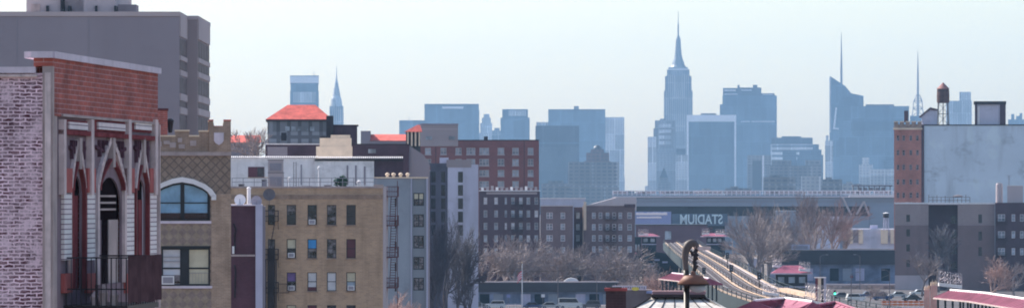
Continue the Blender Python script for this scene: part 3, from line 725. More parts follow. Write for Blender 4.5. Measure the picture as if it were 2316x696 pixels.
# lower pair of sash windows
h = hs[1]; xm0, xm1 = b.s_(411), b.s_(424)
mb = MB(); mb.box(xm0, xm1, .1, .28, h[2], h[3]); mb.build('mullion', 'dkframe', b.root)
for (x0, x1, pm) in ((h[0], xm0, 'blind_white'), (xm1, h[1], 'blind_cream')):
    w = sash(b.root, (x0, x1, h[2], h[3]), 'dkframe', (pm, pm), .08, .12, split=.46)
    if x0 == h[0]:
        MB().box(x0 + .08, x1 - .08, .15, .158, h[2] + .1, h[2] + .5).build('lower_board', 'glass_mix', w)
        k = MB(); k.box(x0 + .02, x0 + .6, -.25, .119, h[2] + .06, h[2] + .46); k.m = 1; k.box(x0 + .08, x0 + .54, -.26, -.251, h[2] + .12, h[2] + .4); k.build('air_conditioner', ['white', 'greyframe'], w)
        mb = MB()
        for z in (b.z_(581), b.z_(591)): mb.box(x0 + .08, x1 - .08, .1, .14, z, z + .03)
        mb.build('blind_bar', 'greyframe', w)
    else:
        mb = MB()
        for k in range(7): x = x0 + .1 + (x1-x0-.2)*k/6; mb.tube((x, .1, h[2]+.1), (x, .1, h[2] + .6), .008, n=4)
        mb.box(x0+.08, x1-.08, .09, .11, h[2] + .58, h[2] + .6); mb.build('child_guard', 'greyframe', w)
b.box(MB(), 352, 480, 645.5, 651, -.12, .1).build('sill', 'coping', b.root)
b.box(MB(), 365, 476, 555.5, 560, -.06, .1).build('lintel', 'dkframe', b.root)

# ---------------------------------------------------------------- narrow maroon building with grey pilaster
M['maroon'] = brick('maroon_painted_brick', (.085, .045, .06), (.075, .04, .055), (.07, .04, .05), .22, .075, .01, .2, .5, .3)
M['bluegrey'] = mat('pale_blue_grey_render', (.34, .37, .46), .85, .12, .4, .3)
b = Bld('party_wall_house', 'narrow maroon painted house wall with a pale blue grey end strip, between two tan buildings', 'house', 515, 600, 285)
b.box(MB(), 515, 578, 465, None, 0, 14).build('wall', 'maroon', b.root)
b.box(MB(), 578, 594, 462, None, -.15, 14).build('end_strip', 'bluegrey', b.root)
b.box(MB(), 594, 600, 466, None, .1, 14.1).build('end_shade', 'conc_dark', b.root)
b.box(MB(), 515, 578, 462, 465, -.12, 14).build('coping', 'coping', b.root)
b.box(MB(), 515, 577, 575, 579, -.1, -.001).build('string_course', 'stonegrey', b.root)
mb = MB(); mb.path([(b.s_(528), -.1, b.z_(505)), (b.s_(534), -.1, b.z_(520)), (b.s_(531), -.1, b.z_(530)), (b.s_(531), -.1, b.z_(565))], .05, 6); mb.path([(b.s_(530), -.1, b.z_(598)), (b.s_(533), -.1, b.z_(610)), (b.s_(531), -.1, b.z_(672))], .05, 6); mb.build('drain_pipe', 'iron', b.root)
b.box(MB(), 525, 530, 556, 573, -.2, -.01).build('meter_box', 'white', b.root)
def dish(px, py, D, rad, name_label, colr='white', tilt=(0, -1, .25)):
    r = empty('satellite_dish', (X(px, D), D, Z(py, D)), 0, name_label, 'satellite dish')
    mb = MB(); n = 14; rings = [(0, 0), (.5, .05), (.85, .14), (1, .2)]
    d = Vector(tilt).normalized(); a = d.orthogonal().normalized(); c = d.cross(a); vs = []; fs = []
    for t_ in (0, 1):
        for rr, hh in rings:
            for i in range(n):
                t = 2*math.pi*i/n; vs.append((a*math.cos(t) + c*math.sin(t))*rr*rad + d*(hh*rad - t_*.02) )
    m_ = len(rings)
    for t_ in (0, 1):
        for k in range(m_ - 1):
            for i in range(n): fs.append((t_*m_*n + k*n+i, t_*m_*n + k*n+(i+1)%n, t_*m_*n + (k+1)*n+(i+1)%n, t_*m_*n + (k+1)*n+i))
    for i in range(n): fs.append(((m_-1)*n+i, (m_-1)*n+(i+1)%n, (2*m_-1)*n+(i+1)%n, (2*m_-1)*n+i))
    mb.add(vs, fs); mb.build('reflector', colr, r)
    mb = MB(); mb.path([(0, .05, -rad*1.6), (0, .05, 0)], .03, 6); mb.tube((0, 0, -rad*.9), tuple(d*rad*.9), .015, n=5); mb.build('mast', 'steel', r)
dish(543, 452, 286, .37, 'white round satellite dish on the maroon house roof')
dish(580, 455, 287, .36, 'grey satellite dish right of the white one on the maroon house roof', 'greyframe')
dish(609, 440, 395, .55, 'dark satellite dish on the tan apartment parapet above the left fire escape', 'steel')
# ---------------------------------------------------------------- tan apartment building
M['brick_apt'] = brick('tan_apartment_brick', (.35, .265, .17), (.28, .215, .145), (.33, .27, .20), .4, .15, .02, .14, .35, .55)
b = Bld('apartment_building', 'tan brick apartment building with twelve sash windows and a pale corner, centre left', 'building', 505, 866, 400, 400)
V = b
cols = (659, 706, 750, 794); rows = ((463, 508), (540, 583), (615, 657), (689, 730))
hs = {}
for i, c in enumerate(cols):
    for j, (t, tb) in enumerate(rows): hs[i, j] = b.hole(c - 10.5, c + 10.5, t, tb)
for j, (t, tb) in enumerate(rows): hs[9, j] = b.hole(606, 622, t, tb)
b.shell(505, 866, 425, 'brick_apt', 13.5, list(hs.values()), .3)
P = {(0,0):('glass_mix','glass_dark',0),(1,0):('glass_dark','glass_mix',1),(2,0):('glass_mix','glass_mix',0),(3,0):('glass_dark','glass_dark',0),
     (0,1):('blind_cream','glass_dark',1),(1,1):('glass_sky','glass_mix',0),(2,1):('glass_mix','glass_mix',0),(3,1):('board_red','board_red',0),
     (0,2):('blind_violet','glass_mix',1),(1,2):('blind_white','blind_white',0),(2,2):('blind_white','blind_white',0),(3,2):('blind_cream','glass_far',1),
     (0,3):('blind_cream','glass_dark',0),(1,3):('board_red','glass_dark',0),(2,3):('glass_dark','glass_dark',0),(3,3):('glass_dark','glass_mix',0)}
for k, h in hs.items():
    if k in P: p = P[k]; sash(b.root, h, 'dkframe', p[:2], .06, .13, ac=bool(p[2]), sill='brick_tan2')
    else: sash(b.root, h, 'dkframe', ('glass_mix', 'glass_dark'), .06, .13)
for (i, j), t in (((1,2),0), ((3,0),0)): pass
mb = MB(); h = hs[1,2]; MB().box(h[0]+.06, h[1]-.06, .1, .13, h[2]+.05, h[2]+.35).build('flower_box', 'board_red', b.root)
b.box(MB(), 505, 866.4, 440, 443, -.12, -.001).build('string_course', 'brick_tan2', b.root)
b.box(MB(), 505, 866.2, 443, 450, -.05, -.001).build('soldier_course', 'brick_tan2', b.root)
b.box(MB(), 505, 867, 421, 425, -.1, .4).build('coping', 'stonegrey', b.root)
b.box(MB(), 845, 867, 417, 421, -.12, .6).build('corner_block', 'stonegrey', b.root)
mb = MB(); x = b.L; mb.box(x + .002, x + .1, 0, 13.4, 0, b.z_(421)); mb.build('side_face', 'conc_light', b.root)  # right flank in a paler grey than the tan front
# fire escape on the left bay
def fire_escape(parent, x0, x1, levels, yout=1.1, matn='rust', ladders=True, h=.95):
    for k, z in enumerate(levels):
        mb = MB()
        for i in range(8): yy = -yout*(i+.5)/8; mb.box(x0, x1, yy - .04, yy + .03, z, z + .04)
        for hh in (.45, h):
            mb.box(x0, x1, -yout - .03, -yout + .03, z + hh - .035, z + hh + .035); mb.box(x0 - .02, x0 + .02, -yout, 0, z + hh - .02, z + hh + .02); mb.box(x1 - .02, x1 + .02, -yout, 0, z + hh - .02, z + hh + .02)
        n = int((x1 - x0) / .16)
        for i in range(n + 1): x = x0 + (x1-x0)*i/n; mb.tube((x, -yout, z), (x, -yout, z + h), .02, n=4)
        for i in range(6): y = -yout*i/6; mb.tube((x1, y, z), (x1, y, z+h), .013, n=4); mb.tube((x0, y, z), (x0, y, z+h), .013, n=4)
        for x in (x0, x1): mb.tube((x, -yout*.9, z), (x, -.01, z - .7), .025, n=4)
        p = mb.build('fire_escape_landing', matn, parent)
        if ladders and k + 1 < len(levels):
            q = MB(); z2 = levels[k+1]
            for s in (-.28, .28): q.tube((x0 + .3, -yout*.5 + s, z + .04), (x1 - .3, -yout*.5 + s, z2), .03, n=4)
            for i in range(1, 10):
                t = i/10; q.box(x0 + .3 + (x1-x0-.6)*t - .1, x0 + .3 + (x1-x0-.6)*t + .1, -yout*.5 - .28, -yout*.5 + .28, z + (z2-z)*t - .015, z + (z2-z)*t + .015)
            q.build('fire_escape_ladder', matn, p)
fire_escape(b.root, b.s_(600), b.s_(630), [b.z_(y) for y in (736, 661, 586, 500)], 1.2, 'iron')
MB().box(b.s_(606), b.s_(623), -1.0, -.5, b.z_(730), b.z_(562)).build('fire_escape_screen', 'iron', b.root)
mb = MB()
for x_ in (603, 626): mb.tube((b.s_(x_), -1.15, b.z_(736)), (b.s_(x_), -1.15, b.z_(586)), .06, n=5)
mb.build('fire_escape_post', 'iron', b.root)
mb = MB(); x0, x1 = b.s_(632), b.s_(654); mb.path([(x0, -.5, b.z_(661)), (x1, -.5, b.z_(661)), (x1, -.5, b.z_(641)), (x0, -.5, b.z_(641))], .035, 4); mb.build('bracket', 'iron', b.root)
# fire escape on the far right flank, seen beyond the corner
fe = MB()
levels = [b.z_(y) for y in (655, 585, 512, 445)]
for z in levels:
    x0 = b.L + .102; x1 = x0 + 1.0
    m_ = MB(); m_.box(x0, x1, 8, 13, z, z + .08)
    for hh in (.5, .95): m_.box(x1 - .04, x1, 8, 13, z + hh - .03, z + hh + .03); m_.box(x0, x1, 8, 8.05, z + hh - .03, z + hh + .03)
    for i in range(8): m_.tube((x0 + 1.0*i/7, 8.02, z), (x0 + 1.0*i/7, 8.02, z + .95), .022, n=4)
    for i in range(14): m_.tube((x1 - .02, 8 + 5*i/13, z), (x1 - .02, 8 + 5*i/13, z + .95), .02, n=4)
    m_.build('fire_escape_landing', 'rust', b.root)
m_ = MB()
for z, z2 in zip(levels, levels[1:]):
    for s in (.25, .75): m_.tube((x0 + s, 8.4, z), (x0 + s + .05, 12.4, z2), .04, n=4)
    for i in range(1, 12): t = i/12; m_.box(x0 + .25, x0 + .75, 8.4 + 4*t - .1, 8.4 + 4*t + .1, z + (z2-z)*t - .02, z + (z2-z)*t + .03)
m_.tube((x1, 8, levels[0] - 5), (x1, 8, levels[-1] + 1.5), .04, n=4)
m_.build('fire_escape_stair', 'rust', b.root)
# roof railing and vent pipes on the tan building
r = Bld('roof_railing', 'thin white pipe railing along the tan apartment roof edge', 'railing', 525, 850, 404)
mb = MB(); zb_ = r.z_(424)
for t in (412, 403): mb.box(0, r.L, 0, .05, r.z_(t), r.z_(t) + .05)
for k in range(14): x = r.L*k/13; mb.tube((x, .025, zb_), (x, .025, r.z_(402)), .03, n=5)
mb.build('rail', 'greyframe', r.root)
for px, tp, w_, lb in ((563, 425, 3, 'thin white roof pipe beside the white satellite dish'),):
    t = MB(); t.tube((0, 0, 0), (0, 0, 1.3), .13, n=8); t.lathe([(.18, 1.3), (.16, 1.36), (.05, 1.42)], 8)
    o = t.build('vent_pipe', 'white'); o.location = (X(563, 300), 300, Z(470, 300)); tag(o, lb, 'vent pipe')

# ---------------------------------------------------------------- white rooftop houses behind the tan building
M['whitewall'] = mat('white_roof_wall', (.60, .63, .70), .85, .10, .5, .4, patch=.3, pscale=.4)
M['tilecap'] = mat('pale_tile_coping', (.7, .68, .66), .6, .1, 2)
b = Bld('white_parapet_building', 'white walled building with a scalloped tile coping behind the tan apartment roof', 'building', 518, 912, 650)
b.box(MB(), 518, 712, 357, None, 0, 10).build('wall', 'whitewall', b.root)
b.box(MB(), 712, 846, 364, None, -.6, 10).build('wall', 'whitewall', b.root)
M['dkpurp'] = brick('dark_purple_brick', (.06, .04, .055), (.05, .035, .05), (.07, .05, .06), .3, .1, .012, .25, .3, .4)
b.box(MB(), 846.5, 912, 360, None, .2, 10).build('end_wall', 'dkpurp', b.root)
def scallop(b, pl, pr, py, n, name='scalloped_coping', y0=-.2, m_='tilecap'):
    mb = MB(); x0, x1 = b.s_(pl), b.s_(pr); z = b.z_(py); w = (x1 - x0) / n
    for k in range(n): mb.tube((x0 + w*(k+.5), y0 - .1, z - .02), (x0 + w*(k+.5), y0 + .6, z + .12), w*.36, n=6)
    mb.build(name, m_, b.root)
scallop(b, 518, 720, 356, 46); scallop(b, 720, 912, 357, 44, y0=-.9)
b.box(MB(), 712, 912, 358.5, 363.8, -.75, .3).build('fascia', 'iron', b.root)
for a, c, t, tb, m_, nm in ((561, 598, 377, 401, 'board_red', 'door'), (582, 597, 379, 399, 'glass_dark', 'doorway'), (560, 610, 400, 403, 'cream', 'door_sill'),
                          (680, 683, 372, 418, 'greyframe', 'pipe'), (784, 788, 374, 418, 'conc_dark', 'pipe'), (803, 807, 374, 418, 'conc_dark', 'pipe'), (823, 827, 376, 418, 'conc_dark', 'pipe')):
    b.box(MB(), a, c, t, tb, -.68 if nm == 'pipe' and a > 712 else -.06 if m_ != 'glass_dark' else -.08, -.602 if nm == 'pipe' and a > 712 else -.002).build(nm, m_, b.root)
def thing_box(name, label, cat, pl, pr, pt, pb, D, dep, m_, extra=None):
    b = Bld(name, label, cat, pl, pr, D)
    b.root.location.z = b.z_(pb); z = lambda py: b.z_(py) - b.z_(pb)
    MB().box(0, b.L, 0, dep, 0, z(pt)).build('casing', m_, b.root)
    if extra: extra(b, z)
    return b
def grille(b, z):
    MB().box(b.L*.15, b.L*.85, -.04, -.002, z(1), z(1) + .01) if False else None
def ex_unit(pt, pb):
    def f(b, z):
        h_ = z(pt)
        MB().box(b.L*.12, b.L*.88, -.05, -.002, h_*.15, h_*.75).build('grille', 'greyframe', b.root)
        MB().box(-.04, b.L + .04, -.04, .9, h_, h_ + .06).build('lid', 'steel', b.root)
    return f
thing_box('rooftop_cabin', 'grey rooftop air handling cabin with dark opening, standing on the grey box tank', 'cabin', 606, 641, 362, 390, 414, .8, 'conc_light', ex_unit(362, 390))
thing_box('roof_tank', 'grey metal box tank below the air handling cabin on the tan roof', 'tank', 606, 642, 390.5, 426, 414, 1.0, 'conc_light', ex_unit(391, 426))
thing_box('roof_box', 'small dark box beside the white wall pipe on the tan roof', 'box', 592, 603, 407, 426, 411, .6, 'steel', ex_unit(407, 426))
# green bush on the roof
def leaf_clump(name, label, cat, px, py, D, rad, m_, n=500, seed=1):
    rr = random.Random(seed); r = empty(name, (X(px, D), D, Z(py, D) - rad), 0, label, cat)
    mb = MB()
    for k in range(n):
        v = Vector((rr.gauss(0, 1), rr.gauss(0, 1), rr.gauss(0, .8))); v = v.normalized() * rad * rr.random() ** .4 * (1 + .3*math.sin(v.x*3)); v.z += rad
        a = Vector((rr.random()-.5, rr.random()-.5, rr.random()-.5)).normalized() * .12; c = a.orthogonal().normalized() * .07
        mb.add([v - a, v + c, v + a, v - c], [(0, 1, 2, 3)])
    mb.build('leaves', m_, r); q = MB(); q.lathe([(.22, -.5), (.3, 0), (.3, .12), (.1, .14)], 10); q.build('pot', 'terracotta', r)
M['leaf'] = mat('dark_green_leaf', (.03, .075, .05), .8, .3, 2)
leaf_clump('potted_bush', 'dark green potted bush in front of the white rooftop wall', 'plant', 771, 411, 409, .56, 'leaf')

# ---------------------------------------------------------------- dark house band, cream chimneys
b = Bld('dark_roof_house', 'long dark purple brick house with pale roof edge, behind the white rooftop walls', 'house', 595, 925, 700)
b.box(MB(), 600, 925, 327, None, 0, 14).build('wall', 'dkpurp', b.root)
b.box(MB(), 598, 722, 324.5, 327, -.1, 14).build('coping', 'tilecap', b.root); b.box(MB(), 795, 927, 325, 327, -.1, 14).build('coping', 'iron', b.root)
b.box(MB(), 605, 650, 332, 354, -.06, -.002).build('pale_patch_wall', 'conc_dark', b.root)
q = MB(); b.box(q, 833, 850, 337, 346, -.12, -.002); q.build('skylight', 'glass_far', b.root)
mb = MB(); zt = b.z_(327)
mb.prism([(b.s_(925), 0), (b.s_(925), b.z_(328)), (b.s_(958), b.z_(350)), (b.s_(972), b.z_(372)), (b.s_(972), 0)], .5, 10); mb.build('sloping_wing', 'conc_dark', b.root)
b = Bld('chimney_block', 'cream rendered chimney block with stepped shoulders behind the scalloped coping', 'chimney', 715, 797, 675)
mb = MB(); b.box(mb, 715, 797, 331, None, 0, 3)
mb.build('base', 'cream', b.root)
b.box(MB(), 723, 795, 312, 331, .1, 2.6).build('stack', M['cream'], b.root)
b.box(MB(), 748, 792, 305, 312, .3, 2.2).build('pot_bank', 'cream', b.root)
for a, t in ((724, 308), (732, 309)): b.box(MB(), a, a + 10, t, 312, .3, 1.6).build('vent', 'iron', b.root)
M['cream'].node_tree  # keep
# ---------------------------------------------------------------- red hipped-roof tower, and red roofs
M['greyglass'] = facade('grey_glazed_wall', (.13, .135, .16), (.19, .2, .23), 1.9, 7, .35, .3)
b = Bld('hip_roof_tower', 'square grey tower house under a bright red hipped tile roof', 'building', 605, 748, 790)
zt = b.z_(270); L_ = b.L
MB().box(0, L_, 0, 11, 0, zt).build('wall', 'greyglass', b.root)
o = .35
mb = MB(); rz0 = zt + .002; rz1 = b.z_(236)
mb.frustum((-o, L_ + o, -o, 11 + o), rz0, (b.s_(650), b.s_(713), 4.6, 6.4), rz1); mb.build('roof', 'tilered', b.root)
MB().box(-o + .05, L_ + o - .05, -o + .05, 11 + o - .05, zt - .35, zt).build('eave', 'iron', b.root)
for k in range(5): b.box(MB(), 645 + k*14, 655 + k*14, 286, 296, -.1, -.002).build('window', 'glass_far', b.root)
b.box(MB(), 636, 648, 300, 318, -.1, -.002).build('door', 'iron', b.root)
b = Bld('dark_plant_block', 'dark block with ragged flat top right of the hip roof tower', 'building', 738, 812, 740)
b.box(MB(), 745, 808, 284, None, 0, 9).build('wall', 'dkpurp', b.root)
b.box(MB(), 738, 754, 262, None, -1.2, 4).build('stair_tower', 'iron', b.root)
b.box(MB(), 743, 811, 282, 284, -.2, 9.1).build('coping', 'dkpurp', b.root)
b = Bld('red_roof_house', 'low grey house with a long red tiled roof strip at left, beside the castellated turret', 'house', 515, 586, 800)
zt = b.z_(322)
MB().box(0, b.L, 0, 9, 0, zt).build('wall', 'bluegrey' if False else 'conc_dark', b.root)
mb = MB(); mb.prismx([(-.4, zt), (4.5, b.z_(305)), (9.4, zt)], -.3, b.L + .3); mb.build('roof', 'tilered', b.root)
b = Bld('red_roof_house', 'low house with red tiled roof and small pale lights, left of the little red gable', 'house', 816, 922, 980)
zt = b.z_(318)
MB().box(0, b.s_(838), 0, 9, 0, b.z_(296)).build('side_block', 'conc_dark', b.root)
MB().box(b.s_(838) + .01, b.L, 0, 9, 0, zt).build('wall', 'conc_dark', b.root)
mb = MB(); mb.prismx([(-.4, zt), (4.5, b.z_(303)), (9.4, zt)], b.s_(836), b.L + .3); mb.build('roof', 'tilered', b.root)
b = Bld('gable_pavilion', 'little pavilion with red pyramid roof and pale columns above the brick block', 'pavilion', 918, 951, 960)
zt = b.z_(298)
mb = MB(); mb.box(0, b.L, .6, 4, 0, zt); mb.build('wall', 'iron', b.root)
for k in range(4): mb = MB(); x = b.L*(k + .3)/3.8; mb.box(x, x + .35, -.1, .5, b.z_(330), zt); mb.build('column', 'cream', b.root)
mb = MB(); mb.frustum((-.4, b.L + .4, -.5, 4.4), zt + .001, (b.s_(944), b.s_(950), 1.6, 2.4), b.z_(282)); mb.build('roof', 'tilered', b.root)
b = Bld('penthouse_block', 'flat roofed grey penthouse block on top of the long brick apartment roof', 'building', 951, 1036, 1210)
b.box(MB(), 951, 1036, 283, 330, 2, 12).build('wall', 'conc_brown', b.root); b.box(MB(), 950, 1037, 279, 283, 1.8, 12.2).build('coping', 'conc_dark', b.root)
b.box(MB(), 951, 1035, 291, 292.5, 1.9, 1.999).build('floor_band', 'conc_light', b.root)
for a in (963, 1015): b.box(MB(), a, a + 14, 308, 316, 1.7, 1.99).build('window', 'glass_far', b.root)
# ---------------------------------------------------------------- long brick apartment block
M['brick_brown'] = brick('brown_red_brick', (.17, .072, .066), (.145, .062, .06), (.15, .08, .08), .6, .25, .03, .2, .12, .2)
b = Bld('brick_apartment_block', 'long brown red brick apartment block with rows of pale windows', 'building', 835, 1219, 1250)
rows = ((334, 349), (359, 374), (384, 398), (409, 423)); hs = []
cols = [(968, 14), (1003, 14), (1037, 14), (1065, 20), (1095, 22), (1133, 15), (1166, 15), (1200, 13)]
for c, w_ in cols:
    for t, tb in rows: hs.append((b.hole(c - w_/2, c + w_/2, t, tb), w_))
b.shell(835, 1219, 318, 'brick_brown', 16, [h[0] for h in hs], .35)
for h, w_ in hs:
    w = farwin(b.root, h, 'farframe', 'glass_far', .16, .14, 2 if w_ < 18 else 3)
    MB().box(h[0] - .1, h[1] + .1, -.12, .1, h[2] - .25, h[2] - .003).build('sill', 'farframe', w)
b.box(MB(), 834, 1220, 316, 318, -.2, .5).build('coping', 'iron', b.root)
for c in (985, 1185): b.box(MB(), c, c + 1.2, 320, None, -.06, -.002).build('brick_joint', 'iron', b.root)
b.box(MB(), 1094, 1103, 308, 316, 3, 6).build('roof_vent', 'iron', b.root)

# ---------------------------------------------------------------- blue-grey building with window column
M['bg1'] = mat('blue_grey_render', (.20, .25, .285), .85, .1, .15, .3, patch=.2, pscale=.3)
M['bg2'] = mat('slate_blue_render', (.16, .195, .215), .85, .1, .2, .2)
M['bg3'] = mat('pale_blue_pilaster', (.30, .34, .42), .85, .1, .3, .2)
b = Bld('blue_grey_house', 'tall blue grey rendered house with one column of dark windows', 'building', 845, 968, 625)
hs = [b.hole(935, 959, y - 14, y + 15) for y in (450, 498, 546, 594, 641)]
b.box(MB(), 845, 929, 404, None, 0, 12).build('blank_wall', 'bg1', b.root)
a, c = b.s_(932), b.s_(964)
mb = MB(); zs = [0]
for h in reversed(hs): mb.box(a, c, .1, .4, zs[-1], h[2]); mb.box(a, h[0], .1, .4, h[2], h[3]); mb.box(h[1], c, .1, .4, h[2], h[3]); zs.append(h[3])
mb.box(a, c, .1, .4, zs[-1], b.z_(402)); mb.box(a, c, .4, 12, 0, b.z_(404)); mb.build('window_wall', 'bg2', b.root)
for k, h in enumerate(hs):
    sash(b.root, h, 'dkframe', ('glass_mix', 'glass_mix') if k else ('blind_cream', 'glass_mix'), .13, .2, cols=2)
b.box(MB(), 929.05, 931.95, 403, None, -.1, 12).build('pilaster', 'bg3', b.root); b.box(MB(), 964.05, 968, 403, None, -.1, 12).build('pilaster', 'bg3', b.root)
b.box(MB(), 845, 968.5, 400, 403, -.15, .5).build('coping', 'cream', b.root)
for c in (876, 890, 906, 922):
    mb = MB(); mb.lathe([(.22, b.z_(400)), (.22, b.z_(396)), (.36, b.z_(395)), (.3, b.z_(392)), (.05, b.z_(390))], 8, (b.s_(c), 1)); mb.build('roof_vent', 'cream', b.root)
for y in (448, 497, 546, 594, 640): b.box(MB(), 893, 897, y, y + 18, -.06, -.002).build('bathroom_window', 'glass_dark', b.root)
# ---------------------------------------------------------------- white-walled building behind the trees
b = Bld('white_gable_building', 'tall building with pale blank gable wall and dark recessed window strips, behind bare trees', 'building', 925, 1082, 800)
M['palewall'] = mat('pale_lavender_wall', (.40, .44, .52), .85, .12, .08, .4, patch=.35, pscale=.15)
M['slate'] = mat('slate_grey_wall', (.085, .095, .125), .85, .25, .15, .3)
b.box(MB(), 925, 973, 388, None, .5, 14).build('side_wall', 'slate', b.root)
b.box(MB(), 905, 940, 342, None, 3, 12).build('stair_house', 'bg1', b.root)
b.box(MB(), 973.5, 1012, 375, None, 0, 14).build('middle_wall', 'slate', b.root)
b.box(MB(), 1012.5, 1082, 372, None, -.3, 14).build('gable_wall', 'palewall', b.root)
b.box(MB(), 1010, 1066, 361, 378, -.4, 6).build('parapet_panel', 'conc_brown', b.root)
b.box(MB(), 994, 1014, 356, 374, 2, 6).build('roof_shed', 'palewall', b.root)
b.box(MB(), 960, 1012, 369, 376, -.2, .4).build('cornice', 'slate', b.root)
for a, c in ((1036, 1047), (998, 1007), (975, 985)):
    for y in (388, 418, 448, 478, 508): b.box(MB(), a, c, y, y + 24, -.35 if a > 1012 else -.06, -.303 if a > 1012 else -.003).build('window', 'glass_dark', b.root)
for a in (931, 950):
    for y in (398, 428, 458): b.box(MB(), a, a + 10, y, y + 14, .42, .49).build('window', 'glass_far', b.root)

# ---------------------------------------------------------------- dark and grey walk-ups
M['brick_dark'] = brick('dark_grey_brick', (.07, .048, .06), (.056, .04, .052), (.07, .055, .065), .5, .2, .03, .2, .15, .3)
M['brick_grey'] = brick('grey_brown_brick', (.13, .098, .10), (.11, .085, .088), (.13, .11, .12), .5, .2, .03, .15, .15, .3)
b = Bld('walkup_house', 'dark charcoal brick walk-up with rows of small pale windows below the long brick block', 'building', 1084, 1221, 1090)
hs = []
for c in (1098, 1122, 1144, 1160, 1178, 1195, 1213):
    for j, y in enumerate((454, 483, 511, 539, 568)):
        hs.append((b.hole(c - (4.2 if c != 1144 else 2.8), c + (4.2 if c != 1144 else 2.8), y - 8, y + 8), c))
b.shell(1084, 1221, 432, 'brick_dark', 14, [h[0] for h in hs], .3)
for h, c in hs: farwin(b.root, h, 'farframe' if c != 1144 else 'greyframe', 'glass_far' if (c + int(h[2])) % 4 else 'blind_white', .1, .12)
b.box(MB(), 1083, 1222, 430, 432, -.3, .4).build('cornice', 'tilecap', b.root)
b.box(MB(), 1100, 1215, 434, 439, -.12, -.002).build('frieze', 'conc_brown', b.root)
for k in range(12): b.box(MB(), 1088 + k*11, 1094 + k*11, 424 - (k*7 % 5), 430, 1 + k % 3, 2.5 + k % 3).build('roof_vent', 'conc_light' if k % 3 else 'white', b.root)
fire_escape(b.root, b.s_(1156), b.s_(1182), [b.z_(y) for y in (580, 551, 522, 493, 465)], 1.1, 'iron')
b = Bld('walkup_house', 'grey brick walk-up with few windows, between the charcoal walk-up and the dark light well', 'building', 1222, 1296, 1160)
hs = [(b.hole(c - w_, c + w_, y - 7, y + 7), c) for c, w_ in ((1243, 7), (1273, 5)) for y in (487, 512, 538, 565)]
b.shell(1222, 1296, 466, 'brick_grey', 14, [h[0] for h in hs], .3)
for h, c in hs: farwin(b.root, h, 'whframe', 'glass_far', .12, .12, 2 if c == 1243 else 1)
b.box(MB(), 1222, 1297, 464, 466, -.2, .4).build('coping', 'conc_light', b.root)
b = Bld('walkup_house', 'wider grey brown brick walk-up with fire escape right of the cream lit chimney strip', 'building', 1297, 1436, 1165)
hs = [(b.hole(c - 4, c + 4, y - 7, y + 7), c) for c in (1343, 1358, 1374, 1389, 1403) for y in (487, 513, 538, 563)]
hs += [(b.hole(c - 5, c + 5, y - 7, y + 7), c) for c in (1424,) for y in (487, 513, 538, 563)]
b.shell(1319, 1436, 465, 'brick_grey', 14, [h[0] for h in hs], .3)
for h, c in hs: farwin(b.root, h, 'whframe', 'glass_far' if c != 1389 else 'glass_mix', .11, .12)
b.box(MB(), 1297.5, 1318.5, 468, None, 3.5, 14).build('light_well_wall', 'brick_dark', b.root)
for y in (487, 513, 538): b.box(MB(), 1303, 1311, y - 7, y + 7, 3.3, 3.49).build('window', 'glass_far', b.root)
MB().box(b.s_(1319) - .1, b.s_(1319) - .002, .05, 3.4, 8, b.z_(466)).build('lit_party_wall', 'cream', b.root)  # left face turned cream: the sun on it is put into the colour
b.box(MB(), 1320, 1326, 456, 520, -.5, -.01).build('lit_chimney_strip', 'cream', b.root)  # cream strip painting the sunlit edge beside the light well
b.box(MB(), 1319, 1437, 463, 465, -.2, .4).build('coping', 'conc_light', b.root)
b.box(MB(), 1412, 1437, 461, 468, -.35, 1).build('cornice_block', 'brick_dark', b.root)
fire_escape(b.root, b.s_(1366), b.s_(1394), [b.z_(y) for y in (573, 547, 522, 496)], 1.1, 'iron')
# pale flat roofed hall behind
b = Bld('white_roof_hall', 'long low hall with white flat roof edge behind the grey walk-ups', 'hall', 1222, 1440, 1700)
b.box(MB(), 1222, 1324, 449, None, 0, 30).build('wall', 'bg3', b.root); b.box(MB(), 1221, 1325, 447, 449, -.5, 30).build('roof_edge', 'white', b.root)
mb = MB(); mb.prism(b.pz([(1325, 475), (1325, 465), (1395, 446), (1440, 446), (1440, 475)]), 4, 30); mb.build('sloped_roof', 'conc_light', b.root)
# ---------------------------------------------------------------- stadium
M['st_pale'] = mat('pale_stadium_stone', (.19, .24, .29), .8, .06, .02)
M['st_white'] = mat('white_stadium_edge', (.55, .55, .56), .6, .04, .05)
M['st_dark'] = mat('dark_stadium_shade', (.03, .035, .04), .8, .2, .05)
M['st_blue'] = mat('stadium_blue_board', (.17, .22, .38), .6, .1, .05)
b = Bld('stadium', 'long pale stadium with open upper rim and dark arcade, behind the elevated railway', 'stadium', 1385, 2085, 1950)
mb = MB(); b.box(mb, 1395, 2085, 447, 466, 0, 80); mb.build('upper_wall', 'st_pale', b.root)
b.box(MB(), 1385, 2085, 441, 446.9, -.8, 80).build('rim_band', 'st_pale', b.root)
b.box(MB(), 1385, 2085, 444, 445.5, -1.4, -.81).build('ledge', 'st_white', b.root)
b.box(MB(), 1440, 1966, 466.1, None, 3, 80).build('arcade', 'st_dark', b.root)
b.box(MB(), 1966.5, 2085, 466.1, None, -.5, 80).build('end_wall', 'st_pale', b.root)
b.box(MB(), 1395, 1439, 466.1, None, 1, 80).build('end_wall', 'st_pale', b.root)
b.box(MB(), 1390, 2085, 455, 456, -.3, -.01).build('joint_band', 'conc_dark', b.root)
b.box(MB(), 1380, 1440, 452, 456, -2, 6).build('gate_canopy', 'st_white', b.root)
b.box(MB(), 1640, 1966, 488, None, -1, 2.9).build('lower_wall', 'st_pale', b.root)
mb = MB(); x0, x1 = b.s_(1385), b.s_(2020)
mb.box(x0, x1, 2, 4, b.z_(432), b.z_(430.5)); mb.box(x0, x1, 2, 4, b.z_(438), b.z_(437))
for k in range(60): x = x0 + (x1 - x0)*k/59; mb.box(x, x + .5, 2.2, 3.2, b.z_(441), b.z_(432))
mb.build('rim_frame', 'st_white', b.root)
mb = MB()
